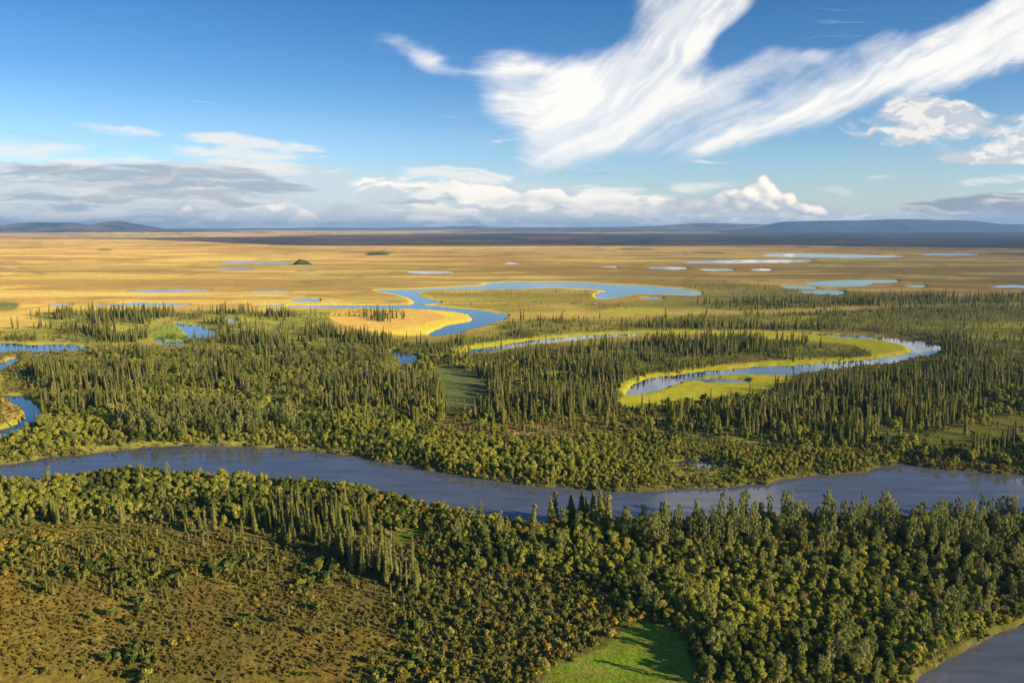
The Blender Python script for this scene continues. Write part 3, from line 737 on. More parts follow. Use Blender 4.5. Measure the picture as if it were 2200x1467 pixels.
M_ground = ground_material()
gx = np.arange(-880, 3281, 3.2)
dy1 = np.concatenate([np.geomspace(4.6, 12, 16)[:-1], np.arange(12, 250, 1.0), np.arange(250, 620, 1.5), np.arange(620, 1000, 2.2), np.arange(1000, 1300, 6), np.geomspace(1300, 2600, 12)])
PX, PY = np.meshgrid(gx, HOR + dy1)
WX, WY = to_world(PX, PY)
water_here = R.sample(WMASK, PX, PY)
near_w = R.sample(R.blur(wm, 5, 3), PX, PY)
relief = (fbm(WX / 26, WY / 26, 4, 81) ** 1.3) * 1.1 + fbm(WX / 240, WY / 240, 3, 83) * 2.0
tus = np.clip(R.sample(tundra_l, PX, PY), 0, 1) * (WY < 700)
relief = relief + tus * (fbm(WX / 2.2, WY / 2.2, 3, 85) - 0.3) * 0.5
far = sstep(4200, 9000, WY)
roll = far * (fbm(WX / 5200, WY / 2400, 5, 87) - 0.46) * 85 * sstep(4200, 14000, WY)
WZ = relief * (1 - sstep(0.0, 0.35, near_w)) - 1.5 * sstep(0.25, 0.75, water_here) + np.maximum(roll, 0) * (1 - sstep(0, .2, near_w))
WZ = WZ.astype(np.float32)
gm = mesh_np("ground", np.stack([WX, WY, WZ], -1).reshape(-1, 3), grid_faces(*PX.shape)[:, ::-1], M_ground, True)
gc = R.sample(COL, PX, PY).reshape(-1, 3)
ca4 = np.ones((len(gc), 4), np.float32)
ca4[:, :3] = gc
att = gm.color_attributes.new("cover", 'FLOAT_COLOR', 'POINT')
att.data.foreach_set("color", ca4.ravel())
ground = tag(link("ground", gm), "autumn tundra plain with gold grass, brown bog and forest floor", "ground", kind="structure")


# ------------------------------------------------------------------ water
def water_material(name, col, rough, bump_s, scale, ior=1.33, bumpdist=0.06):
    m, nt, out = new_mat(name)
    p = N(nt, "ShaderNodeBsdfPrincipled")
    p.inputs["Base Color"].default_value = (*col, 1)
    p.inputs["Roughness"].default_value = rough
    p.inputs["IOR"].default_value = ior
    geo = N(nt, "ShaderNodeNewGeometry")
    n1_ = noise(nt, scale, 3, geo.outputs["Position"], 0.6)
    n2_ = noise(nt, 0.035, 3, geo.outputs["Position"])
    mp_ = N(nt, "ShaderNodeMapping")
    mp_.inputs["Rotation"].default_value = (0, 0, 0.1)
    mp_.inputs["Scale"].default_value = (0.22, 1.0, 1.0)
    nt.links.new(geo.outputs["Position"], mp_.inputs[0])
    n3_ = noise(nt, 0.16, 5, mp_.outputs[0], 0.62)
    silt = mapr(nt, n3_.outputs[0], 0.35, 0.7, 0.82, 1.3)
    rgb_ = N(nt, "ShaderNodeRGB")
    rgb_.outputs[0].default_value = (*col, 1)
    nt.links.new(mul_col(nt, rgb_.outputs[0], silt), p.inputs["Base Color"])
    r = mapr(nt, n3_.outputs[0], 0.40, 0.66, rough * 0.5, rough * 1.5)
    nt.links.new(r, p.inputs["Roughness"])
    bump = N(nt, "ShaderNodeBump")
    bump.inputs["Strength"].default_value = bump_s
    bump.inputs["Distance"].default_value = bumpdist
    nt.links.new(n1_.outputs[0], bump.inputs["Height"])
    nt.links.new(bump.outputs[0], p.inputs["Normal"])
    nt.links.new(p.outputs[0], out.inputs[0])
    return m


M_river = water_material("muddy_river_water", (0.088, 0.096, 0.122), 0.08, 0.22, 0.5)
M_snake = water_material("clear_blue_water", (0.02, 0.045, 0.08), 0.04, 0.08, 0.3, 1.5)
M_pond = water_material("still_pond_water", (0.03, 0.05, 0.07), 0.02, 0.02, 0.3, 1.95)


def water_body(name, key, z, mat, label):
    P = WSPL[key]
    x0, x1 = max(P[:, 0].min() - 20, -890), min(P[:, 0].max() + 20, 3290)
    y0, y1 = max(P[:, 1].min() - 9, HOR + 10), min(P[:, 1].max() + 9, 1795)
    sx = 3.0
    Q = Raster(x0, x1, y0, y1, sx, 1.0)
    m_ = Q.blur(Q.poly(P), 5.0, 2.2) > 0.012
    xs = np.arange(Q.w + 1) * sx + x0
    ys = np.arange(Q.h + 1) * 1.0 + y0
    A_, B_ = np.meshgrid(xs, ys)
    X, Y = to_world(A_, B_)
    V = np.stack([X, Y, np.full(X.shape, z)], -1).reshape(-1, 3)
    Fc = grid_faces(Q.h + 1, Q.w + 1)[m_.ravel()][:, ::-1]
    used, inv = np.unique(Fc, return_inverse=True)
    o = link(name, mesh_np(name, V[used], inv.reshape(Fc.shape), mat))
    tag(o, label, name.replace("_", " "), kind="structure")
    return o


wlab = {
    'river': ('river', M_river, "wide muddy river curving across the whole view between wooded banks"),
    'lower': ('river', M_river, "dark muddy river bend in the bottom right corner"),
    'snake': ('river', M_snake, "blue river winding around a flat golden point"),
    'oxbow': ('oxbow_lake', M_pond, "shining oxbow lake curving around yellow grass"),
    'thin': ('oxbow_lake', M_pond, "thin water channel with yellow grass rim behind the spruces"),
    'dark': ('creek', M_snake, "short dark creek reach between bushes and spruces"),
    'east_pond': ('pond', M_pond, "forest pond beside green grass with spruce reflections"),
    'left_reach': ('creek', M_snake, "blue creek reach at the left edge by dark spruces"),
    'left_thin': ('creek', M_snake, "narrow blue inlet at the left edge"),
    'left_bend': ('creek', M_snake, "blue creek bend curving past a brown bank at the left edge"),
    'long_pond': ('pond', M_pond, "long shining pond far out on the golden plain"),
    'long_pond_b': ('pond', M_pond, "very thin long pond on the golden plain"),
    'far_pond': ('pond', M_pond, "blue pond with a narrow arm on the plain"),
}
for k, key in enumerate(WSPL):
    nm, mt, lb = wlab.get(key, ('pond', M_pond, "small shallow pond on the golden plain"))
    water_body(nm, key, -0.42 - 0.012 * (k % 12), mt, lb)


# ------------------------------------------------------------------ far hills
def hill_material():
    m, nt, out = new_mat("bare_hills")
    b = N(nt, "ShaderNodeBsdfDiffuse")
    geo = N(nt, "ShaderNodeNewGeometry")
    nz = noise(nt, 0.0011, 6, geo.outputs["Position"], 0.6)
    cr = N(nt, "ShaderNodeValToRGB")
    cr.color_ramp.elements[0].position = 0.38
    cr.color_ramp.elements[0].color = (0.06, 0.062, 0.058, 1)
    cr.color_ramp.elements[1].position = 0.62
    cr.color_ramp.elements[1].color = (0.26, 0.20, 0.14, 1)
    nt.links.new(nz.outputs[0], cr.inputs[0])
    nt.links.new(cr.outputs[0], b.inputs[0])
    nt.links.new(b.outputs[0], out.inputs[0])
    return m


def dark_hill_material():
    m, nt, out = new_mat("dark_mountain_heath")
    b = N(nt, "ShaderNodeBsdfDiffuse")
    geo = N(nt, "ShaderNodeNewGeometry")
    nz = noise(nt, 0.0008, 6, geo.outputs["Position"], 0.6)
    cr = N(nt, "ShaderNodeValToRGB")
    cr.color_ramp.elements[0].position = 0.38
    cr.color_ramp.elements[0].color = (0.035, 0.034, 0.036, 1)
    cr.color_ramp.elements[1].position = 0.66
    cr.color_ramp.elements[1].color = (0.085, 0.070, 0.055, 1)
    nt.links.new(nz.outputs[0], cr.inputs[0])
    nt.links.new(cr.outputs[0], b.inputs[0])
    nt.links.new(b.outputs[0], out.inputs[0])
    return m


M_hill, M_dhill = hill_material(), dark_hill_material()


def ridge(name, dist, depth, prof, mat, seed, label, gully=0.25, x0=-900, x1=3100):
    """prof: skyline (photo column, photo row); the ridge is a solid hill range at its distance."""
    nx = int((x1 - x0) / 3)
    ny = 46
    pxs = np.linspace(x0, x1, nx)
    top = np.interp(pxs, [p[0] for p in prof], [p[1] for p in prof])
    k = np.exp(-0.5 * (np.arange(-12, 13) / 2.4) ** 2)
    top = np.convolve(np.pad(top, 12, mode='edge'), k / k.sum(), mode='valid')
    X = (pxs - CXP) / F * dist
    hgt = np.maximum((HOR - top) / F * dist + CAMH, -20)
    t = np.linspace(-1, 1, ny)
    XX, TT = np.meshgrid(X, t)
    YY = dist + TT * depth * (1 + 0.25 * (fbm(XX / 2600, TT * 0 + seed, 3, seed) - 0.5))
    shape = np.clip(1 - np.abs(TT) ** 1.5, 0, 1)
    g = 1 - np.abs(fbm(XX / 1500 + TT * 0.2, YY / 2600, 5, seed + 3) * 2 - 1)
    ZZ = hgt[None, :] * shape * (1 - gully * (1 - shape ** 2) * 1.6 * (1 - g)) - 12 * (np.abs(TT) > 0.97)
    ZZ += (fbm(XX / 420, YY / 420, 4, seed + 9) - 0.5) * 26 * shape * np.clip(hgt[None, :] / 140, 0, 1)
    me = mesh_np(name, np.stack([XX, YY, ZZ], -1).reshape(-1, 3), grid_faces(ny, nx), mat, True)
    return tag(link(name, me), label, "hills", kind="structure")


ridge("hills", 19000, 2300, [(-900, 486), (-300, 487), (0, 490), (20, 487), (50, 481), (85, 478.5), (130, 479), (175, 480), (195, 486), (208, 490), (224, 486), (240, 479), (255, 474.5), (268, 476), (285, 480), (310, 485.5), (345, 490), (420, 494), (600, 500), (3100, 515)], M_hill, 5, "low rounded blue and tan hills on the left horizon", 0.5)
ridge("hills", 30000, 3500, [(-900, 493), (400, 491), (480, 492), (560, 490), (620, 491), (680, 489), (800, 490), (900, 488.5), (960, 487), (975, 485.8), (990, 487), (1010, 486), (1030, 485), (1050, 488), (1100, 488.5), (1200, 488), (1300, 488), (1400, 486), (1500, 484), (3100, 480)], M_hill, 15, "distant low ridge along the middle horizon", 0.3)
ridge("hills", 21500, 2600, [(-900, 520), (900, 500), (1050, 494), (1150, 490.5), (1300, 489), (1380, 488), (1440, 483), (1500, 479.5), (1560, 480), (1640, 483), (1700, 486), (2000, 490), (3100, 495)], M_hill, 25, "tan and violet hills left of the long mountain", 0.5)
ridge("mountain", 19500, 2600, [(-900, 540), (1500, 500), (1630, 488), (1655, 481), (1680, 476.5), (1720, 475), (1780, 474), (1830, 474.5), (1860, 473), (1900, 471.5), (1960, 472), (2000, 473), (2060, 474), (2110, 480), (2160, 482), (2200, 482), (2400, 481), (2700, 484), (3100, 482)], M_dhill, 35, "long dark blue flat topped mountain on the right horizon", 0.9)


# dark overgrown mounds standing on the plain
def mound(px_, py_, wpx, hpx, label, seed):
    x, y = to_world(px_, py_)
    dist = float(y)
    wv = wpx / F * dist / 2
    hv = hpx / F * dist
    a, t = np.meshgrid(np.linspace(0, 2 * np.pi, 72, endpoint=False), np.linspace(0, 1, 20))
    rr = t * (1 + 0.25 * (fbm(np.cos(a) * 1.5 + 9, np.sin(a) * 1.5 + 9, 3, seed) - 0.5))
    X = rr * np.cos(a) * wv
    Y = rr * np.sin(a) * wv * 0.8
    Z = hv * (1 - t ** 1.7) * (0.75 + 0.5 * fbm(X / wv * 3 + 20, Y / wv * 3, 4, seed + 3)) * (1 + 0.35 * -np.cos(a) * t) - 0.5
    h, w = X.shape
    idx = np.arange(h * w).reshape(h, w)
    Fc = np.stack([idx[:-1], idx[1:], np.roll(idx, -1, 1)[1:], np.roll(idx, -1, 1)[:-1]], -1).reshape(-1, 4)
    me = mesh_np("mound", np.stack([X, Y, Z], -1).reshape(-1, 3), Fc, M_mound, True)
    o = link("mound", me)
    o.location = (float(x), float(y), 0)
    tag(o, label, "mound", kind="structure")


M_mound, nt_, out_ = new_mat("dark_shrubby_mound")
_b = N(nt_, "ShaderNodeBsdfDiffuse")
_g = N(nt_, "ShaderNodeNewGeometry")
_n = noise(nt_, 0.06, 5, _g.outputs["Position"], 0.6)
_c = N(nt_, "ShaderNodeValToRGB")
_c.color_ramp.elements[0].position = 0.4
_c.color_ramp.elements[0].color = (0.025, 0.045, 0.02, 1)
_c.color_ramp.elements[1].position = 0.62
_c.color_ramp.elements[1].color = (0.10, 0.11, 0.04, 1)
nt_.links.new(_n.outputs[0], _c.inputs[0])
nt_.links.new(_c.outputs[0], _b.inputs[0])
nt_.links.new(_b.outputs[0], out_.inputs[0])
mound(650, 569, 46, 11.5, "small dark overgrown mound beside a pond on the golden plain", 3)
mound(812, 548, 60, 5, "low dark green mound far out on the plain", 5)


# ------------------------------------------------------------------ clouds on the sky vault
def cloud_material():
    m, nt, out = new_mat("clouds")
    em = N(nt, "ShaderNodeEmission")
    tr = N(nt, "ShaderNodeBsdfTransparent")
    mx = N(nt, "ShaderNodeMixShader")
    at = N(nt, "ShaderNodeAttribute", attribute_name="cloud")
    nt.links.new(at.outputs["Color"], em.inputs[0])
    em.inputs[1].default_value = CLOUD_E
    nt.links.new(at.outputs["Alpha"], mx.inputs[0])
    nt.links.new(tr.outputs[0], mx.inputs[1])
    nt.links.new(em.outputs[0], mx.inputs[2])
    nt.links.new(mx.outputs[0], out.inputs[0])
    return m


CLOUD_E = 0.49
SKY_R = 90000.0
aa = (SX - CXP) / F
bb = (CYP - SY) / F
dx, dyy, dz = aa, cP + bb * sP, -sP + bb * cP
nn = np.sqrt(dx * dx + dyy * dyy + dz * dz)
CV = np.stack([dx / nn * SKY_R, dyy / nn * SKY_R, dz / nn * SKY_R + CAMH], -1)
cm = mesh_np("clouds", CV.reshape(-1, 3), grid_faces(S.h, S.w), cloud_material(), True)
c4 = np.concatenate([ca_, al[..., None]], -1).reshape(-1, 4).astype(np.float32)
catt = cm.color_attributes.new("cloud", 'FLOAT_COLOR', 'POINT')
catt.data.foreach_set("color", c4.ravel())
clouds = tag(link("clouds", cm), "white streaked cirrus sheet above grey and white cumulus along the horizon", "clouds", kind="structure")


# ------------------------------------------------------------------ vegetation materials
def leaf_material(name, c0, c1, c2, trans=0.3):
    m, nt, out = new_mat(name)
    oi = N(nt, "ShaderNodeObjectInfo")
    at = N(nt, "ShaderNodeAttribute", attribute_name="tint")
    cr = N(nt, "ShaderNodeValToRGB")
    e = cr.color_ramp.elements
    e[0].position = 0.0
    e[0].color = (*c0, 1)
    e[1].position = 1.0
    e[1].color = (*c2, 1)
    q = e.new(0.5)
    q.color = (*c1, 1)
    nt.links.new(oi.outputs["Random"], cr.inputs[0])
    f = mapr(nt, at.outputs["Fac"], 0, 1, 0.6, 1.45)
    c = mul_col(nt, cr.outputs[0], f)
    d = N(nt, "ShaderNodeBsdfDiffuse")
    t = N(nt, "ShaderNodeBsdfTranslucent")
    mx = N(nt, "ShaderNodeMixShader")
    mx.inputs[0].default_value = trans
    nt.links.new(c, d.inputs[0])
    nt.links.new(c, t.inputs[0])
    nt.links.new(d.outputs[0], mx.inputs[1])
    nt.links.new(t.outputs[0], mx.inputs[2])
    nt.links.new(mx.outputs[0], out.inputs[0])
    return m


def bark_material(name, col):
    m, nt, out = new_mat(name)
    d = N(nt, "ShaderNodeBsdfDiffuse")
    tc = N(nt, "ShaderNodeTexCoord")
    nz = noise(nt, 3.0, 4, tc.outputs["Object"], 0.6)
    cr = N(nt, "ShaderNodeValToRGB")
    cr.color_ramp.elements[0].color = (*[v * 0.5 for v in col], 1)
    cr.color_ramp.elements[1].color = (*[v * 1.3 for v in col], 1)
    nt.links.new(nz.outputs[0], cr.inputs[0])
    nt.links.new(cr.outputs[0], d.inputs[0])
    nt.links.new(d.outputs[0], out.inputs[0])
    return m


L_spr = leaf_material("spruce_needles", (0.11, 0.125, 0.032), (0.195, 0.20, 0.052), (0.27, 0.24, 0.072), 0.3)
L_dwf = leaf_material("dwarf_spruce_needles", (0.12, 0.13, 0.034), (0.20, 0.185, 0.045), (0.27, 0.215, 0.055), 0.2)
L_bsh = leaf_material("willow_leaves", (0.24, 0.27, 0.042), (0.37, 0.37, 0.060), (0.47, 0.41, 0.085), 0.45)
L_grn = leaf_material("alder_leaves", (0.085, 0.12, 0.025), (0.15, 0.18, 0.034), (0.25, 0.25, 0.05), 0.42)
L_yel = leaf_material("golden_leaves", (0.30, 0.25, 0.035), (0.36, 0.27, 0.035), (0.38, 0.235, 0.045), 0.3)
L_pop = leaf_material("poplar_leaves", (0.15, 0.18, 0.045), (0.23, 0.245, 0.06), (0.31, 0.30, 0.085), 0.42)
L_gry = leaf_material("birch_shrub_leaves", (0.14, 0.145, 0.036), (0.21, 0.20, 0.05), (0.29, 0.25, 0.07), 0.4)
L_tus = leaf_material("heath_leaves", (0.13, 0.10, 0.022), (0.19, 0.145, 0.030), (0.24, 0.15, 0.035), 0.3)
B_spr = bark_material("spruce_bark", (0.11, 0.085, 0.065))
B_pop = bark_material("poplar_bark", (0.34, 0.31, 0.26))
L_snag = leaf_material("dead_spruce_twigs", (0.20, 0.17, 0.12), (0.26, 0.21, 0.15), (0.30, 0.20, 0.12), 0.1)
B_snag = bark_material("dead_spruce_bark", (0.30, 0.27, 0.23))
B_bsh = bark_material("willow_bark", (0.14, 0.11, 0.08))


# ------------------------------------------------------------------ tree shapes
class TB:
    """collects quads with a tint per face"""
    def __init__(s):
        s.V, s.F, s.T = [], [], []
        s.n = 0

    def quads(s, C, A, B, tint):
        """centres C, half axes A, B (n,3)"""
        k = len(C)
        v = np.stack([C - A - B, C + A - B * 0.6, C + A * 0.8 + B, C - A * 0.7 + B * 0.9], 1).reshape(-1, 3)
        s.V.append(v)
        s.F.append(np.arange(4 * k).reshape(k, 4) + s.n)
        s.T.append(tint)
        s.n += 4 * k

    def tube(s, pts, rad, sides=5):
        pts = np.array(pts, float)
        rows = []
        for p, r_ in zip(pts, rad):
            a = np.linspace(0, 2 * np.pi, sides, endpoint=False)
            rows.append(np.stack([p[0] + r_ * np.cos(a), p[1] + r_ * np.sin(a), np.full(sides, p[2])], 1))
        v = np.concatenate(rows)
        idx = np.arange(len(v)).reshape(len(pts), sides)
        nx_ = np.roll(idx, -1, 1)
        f = np.stack([idx[:-1], nx_[:-1], nx_[1:], idx[1:]], -1).reshape(-1, 4)
        s.V.append(v)
        s.F.append(f + s.n)
        s.T.append(np.full(len(f), 0.5))
        s.n += len(v)

    def build(s, name, mat, midx=None):
        me = mesh_np(name, np.concatenate(s.V), np.concatenate(s.F), mat, False, midx)
        T = np.concatenate(s.T).astype(np.float32)
        if len(me.polygons) == len(T):
            a = me.attributes.new("tint", 'FLOAT', 'FACE')
            a.data.foreach_set("value", T)
        return me


def rnd_dirs(r, k):
    z = r.rand(k) * 2 - 1
    a = r.rand(k) * 2 * np.pi
    q = np.sqrt(1 - z * z)
    return np.stack([q * np.cos(a), q * np.sin(a), z], 1)


def leaf_quads(tb, r, C, Nn, size, jit=0.6):
    """leaf clumps facing roughly along Nn"""
    k = len(C)
    Nn = Nn + rnd_dirs(r, k) * jit
    Nn /= np.linalg.norm(Nn, axis=1, keepdims=True)
    A = np.cross(Nn, rnd_dirs(r, k))
    A /= np.maximum(np.linalg.norm(A, axis=1, keepdims=True), 1e-6)
    B = np.cross(Nn, A)
    sz = size * (0.6 + 0.8 * r.rand(k, 1))
    tb.quads(C, A * sz, B * sz * (0.6 + 0.5 * r.rand(k, 1)), r.rand(k))


def make_spruce(seed, h, rad, dens=1.0, club=False, thin=False):
    r = np.random.RandomState(seed)
    tr, cr = TB(), TB()
    lean = (r.rand(2) - 0.5) * 0.03 * h
    zz = np.linspace(0, h, 7)
    tr.tube([(lean[0] * (z / h) ** 2, lean[1] * (z / h) ** 2, z) for z in zz], [max(0.02, 0.011 * h * (1 - z / h) + 0.015) for z in zz], 6)
    z = h * (0.03 if not thin else 0.08)
    C, A, B, T = [], [], [], []
    while z < h * 0.985:
        t = z / h
        env_ = rad * (1 - t) ** 0.72 * (0.75 + 0.5 * r.rand())
        if t < 0.12:
            env_ *= 0.6 + 3 * t
        if club and 0.86 < t < 0.95:
            env_ += rad * 0.35
        env_ = max(env_, rad * 0.10)
        nb_ = int((5 + 4 * (1 - t)) * dens + r.rand())
        a0 = r.rand() * 6.28
        for k in range(nb_):
            if r.rand() < 0.10:
                continue
            a = a0 + 6.283 * k / nb_ + (r.rand() - 0.5) * 0.7
            L = env_ * (0.65 + 0.5 * r.rand())
            for q in (0.35, 0.85):
                cx_, cy_ = math.cos(a) * L * q, math.sin(a) * L * q
                C.append((cx_ + lean[0] * t * t, cy_ + lean[1] * t * t, z - L * q * 0.45))
                A.append((math.cos(a) * L * 0.33, math.sin(a) * L * 0.33, -L * 0.16 - 0.04))
                w = 0.16 + 0.16 * L
                B.append((-math.sin(a) * w, math.cos(a) * w, (r.rand() - 0.2) * 0.34))
                T.append(0.25 + 0.6 * r.rand() * (0.6 + 0.4 * q))
            # hanging spray facing outwards
            C.append((math.cos(a) * L * 0.7 + lean[0] * t * t, math.sin(a) * L * 0.7 + lean[1] * t * t, z - L * 0.4 - 0.08))
            A.append((-math.sin(a) * (0.16 + 0.2 * L), math.cos(a) * (0.16 + 0.2 * L), 0.03))
            B.append((math.cos(a) * 0.06, math.sin(a) * 0.06, 0.20 + 0.12 * L))
            T.append(r.rand())
        z += h * 0.024 * (0.8 + 0.5 * r.rand())
    cr.quads(np.array(C), np.array(A), np.array(B), np.array(T))
    cr.quads(np.array([[lean[0], lean[1], h]]), np.array([[0.05, 0, 0]]), np.array([[0, 0, 0.35]]), np.array([0.5]))
    return tr, cr


def make_round(seed, h, rad, nclump, leaves, size, base=0.15, stems=3, airy=0.0):
    r = np.random.RandomState(seed)
    tr, cr = TB(), TB()
    cen = []
    for k in range(nclump):
        d = rnd_dirs(r, 1)[0]
        q = 0.35 + 0.65 * r.rand() ** 0.5
        zc = h * (base + (1 - base) * 0.50) + d[2] * q * h * (1 - base) * 0.46
        cen.append((d[0] * q * rad * 0.78, d[1] * q * rad * 0.78, zc, rad * (0.24 + 0.26 * r.rand())))
    cen.append((0, 0, h * 0.82, rad * 0.4))
    for c in cen:
        rc = c[3]
        k = int(leaves * (rc / rad) ** 1.2 * 2.2)
        d = rnd_dirs(r, k)
        d[:, 2] = np.abs(d[:, 2]) * 0.9 + d[:, 2] * 0.1
        d /= np.linalg.norm(d, axis=1, keepdims=True)
        rr = rc * (0.7 + 0.42 * r.rand(k, 1))
        P = np.array(c[:3]) + d * rr * np.array([1, 1, 0.95])
        out = P - np.array([0, 0, h * 0.45])
        out /= np.maximum(np.linalg.norm(out, axis=1, keepdims=True), 1e-6)
        P[:, 2] += np.maximum(0, d[:, 2]) ** 2 * rc * 0.5 * r.rand(k)
        leaf_quads(cr, r, P, d * 0.8 + out * 0.5, size, 0.85)
        nsh = max(3, k // 16)          # loose shoots standing out of the clump
        ds = rnd_dirs(r, nsh)
        ds[:, 2] = np.abs(ds[:, 2]) + 0.4
        for e_ in (1.1, 1.35, 1.55):
            leaf_quads(cr, r, np.array(c[:3]) + ds * rc * e_ * 0.85, ds, size * (1.7 - e_ * 0.6), 0.8)
    for s_ in range(stems):
        c = cen[s_ % len(cen)]
        tr.tube([(0.12 * math.cos(s_ * 2.1), 0.12 * math.sin(s_ * 2.1), 0), (c[0] * 0.35, c[1] * 0.35, c[2] * 0.45), (c[0] * 0.9, c[1] * 0.9, c[2])], [0.014 * h + 0.02, 0.010 * h + 0.015, 0.02], 5)
    return tr, cr


def make_poplar(seed, h, rad, nclump, leaves, size):
    r = np.random.RandomState(seed)
    tr, cr = TB(), TB()
    bend = (r.rand(2) - 0.5) * 0.9
    ax = lambda z: np.array([bend[0] * (z / h) ** 2, bend[1] * (z / h) ** 2, z])
    zz = np.linspace(0, h * 0.94, 7)
    tr.tube([ax(z) for z in zz], [0.012 * h * (1 - 0.85 * z / h) + 0.02 for z in zz], 6)
    for k in range(nclump):
        t = 0.28 + 0.70 * (k + 0.5 * r.rand()) / nclump
        a = k * 2.4 + r.rand()
        env_ = rad * math.sin(min(1.0, (t - 0.2) * 1.15) * math.pi) ** 0.6 * (0.4 + 0.6 * r.rand()) if t < 0.97 else 0
        c = ax(t * h) + np.array([math.cos(a) * env_, math.sin(a) * env_, 0])
        rc = rad * (0.30 + 0.22 * r.rand()) * (1.05 - 0.4 * t)
        n_ = int(leaves * (0.6 + 0.6 * r.rand()))
        d = rnd_dirs(r, n_)
        P = c + d * rc * (0.5 + 0.7 * r.rand(n_, 1)) * np.array([1, 1, 1.35])
        leaf_quads(cr, r, P, d + np.array([0, 0, 0.3]), size, 0.6)
        p0 = ax(max(0.1, t - 0.14) * h)
        tr.tube([p0, (p0 + c) / 2 + np.array([0, 0, 0.1]), c], [0.05, 0.035, 0.02], 4)
    return tr, cr


PROTO = {}


def register(kind, variants):
    """variants: list of (trunk TB, crown TB, bark, leaf, nominal height)"""
    L = []
    for i, (tr, cr, bark, leaf, hh) in enumerate(variants):
        mt = tr.build("trunk", bark)
        mc = cr.build("crown", leaf)
        j = TB()
        j.V = tr.V + cr.V
        off = tr.n
        j.F = tr.F + [f + off for f in cr.F]
        j.T = tr.T + cr.T
        nt_f = sum(len(f) for f in tr.F)
        nc_f = sum(len(f) for f in cr.F)
        jm = j.build(kind, [bark, leaf], np.concatenate([np.zeros(nt_f), np.ones(nc_f)]))
        L.append((mt, mc, jm, hh))
    PROTO[kind] = L


register("spruce", [(*make_spruce(10 + i, h, rd, dn, cb), B_spr, L_spr, h) for i, (h, rd, dn, cb) in enumerate([(14, 1.4, 1.0, False), (13, 1.15, 0.9, True), (15, 1.55, 1.1, False), (12, 1.25, 0.8, True), (13.5, 1.05, 0.9, False), (11, 1.5, 1.0, False)])] + [(*make_spruce(17, 10.5, 0.5, 0.35, False, True), B_snag, L_snag, 10.5)])
register("dwarf", [(*make_spruce(40 + i, h, rd, 0.7, cb, True), B_spr, L_dwf, h) for i, (h, rd, cb) in enumerate([(5, 0.55, False), (4.2, 0.42, True), (6, 0.6, False), (3.2, 0.55, False)])])
_bs = []
for i in range(7):
    r_ = np.random.RandomState(60 + i)
    h_ = 4.6 + 1.6 * r_.rand()
    _bs.append((*make_round(60 + i, h_, 1.45 + 0.55 * r_.rand(), 11, 210, 0.15), B_bsh, L_bsh if i < 4 else L_grn, h_))
_bs.append((*make_round(71, 5.0, 1.6, 10, 210, 0.15), B_bsh, L_yel, 5.0))
_bs.append((*make_round(72, 4.2, 1.35, 9, 200, 0.145), B_bsh, L_yel, 4.2))
register("willow", _bs)
register("poplar", [(*make_poplar(80 + i, h, rd, nc, 70, 0.18), B_pop, L_pop, h) for i, (h, rd, nc) in enumerate([(12, 1.7, 17), (13, 2.0, 20), (10.5, 1.5, 15), (11.5, 2.4, 20), (9.5, 1.9, 15)])])
_sh = []
for i in range(6):
    _sh.append((*make_round(90 + i, 1.7, 0.95, 5, 55, 0.14, 0.05, 2), B_bsh, [L_gry, L_gry, L_grn, L_bsh, L_yel, L_tus][i], 1.7))
register("shrub", _sh)
_tu = []
for i in range(3):
    _tu.append((*make_round(110 + i, 0.55, 0.55, 3, 26, 0.13, 0.0, 1), B_bsh, L_tus, 0.55))
register("tussock", _tu)


# ------------------------------------------------------------------ where the plants stand
def ground_z(X, Y):
    px_, py_, _ = to_px(X, Y, 0.0)
    nw = R.sample(R_NEARW, px_, py_)
    rel = (fbm(X / 26, Y / 26, 4, 81) ** 1.3) * 1.1 + fbm(X / 240, Y / 240, 3, 83) * 2.0
    return rel * (1 - sstep(0.0, 0.35, nw)) - 0.15


R_NEARW = R.blur(wm, 5, 3)


def scatter(D, spacing, seed, d0, d1, pmax=1.0, xm=1.0):
    """jittered grid over the plain in front of the camera, kept where the land carries the plant"""
    r = np.random.RandomState(seed)
    ys = np.arange(d0, d1, spacing)
    XS, YS = [], []
    for y in ys:
        half = y * 0.64 * 1.0 + 30
        xs = np.arange(-half * 1.08, half * 1.16 + 30, spacing)
        XS.append(xs + (r.rand(len(xs)) - 0.5) * spacing * 1.1)
        YS.append(y + (r.rand(len(xs)) - 0.5) * spacing * 1.1)
    X, Y = np.concatenate(XS), np.concatenate(YS)
    px_, py_, _ = to_px(X, Y)
    wx_ = (fbm(X / 14, Y / 14, 3, 97) - 0.5)
    p = R.sample(D, px_ + wx_ * 22, py_ + wx_ * 5) * pmax
    k = r.rand(len(X)) < p
    return X[k], Y[k], px_[k], py_[k]


class Pl:
    def __init__(s, kind, X, Y, hs_, var, seed):
        r = np.random.RandomState(seed)
        s.kind, s.X, s.Y, s.var = kind, X, Y, var
        s.H = hs_
        nom = np.array([p[3] for p in PROTO[kind]])[var]
        s.sz = s.H / nom
        s.sxy = s.sz ** 0.6 * (0.85 + 0.35 * r.rand(len(X)))
        s.rot = r.rand(len(X)) * 6.283
        s.tl = r.randn(len(X), 2) * 0.035
        s.Z = ground_z(X, Y)
        s.px, s.py, dep = to_px(X, Y)
        s.app = s.H * F / dep
        s.r = r


def pick(r, n, w):
    w = np.array(w, float)
    return r.choice(len(w), n, p=w / w.sum())


def cat(*ls):
    return [np.concatenate(t) for t in zip(*ls)]


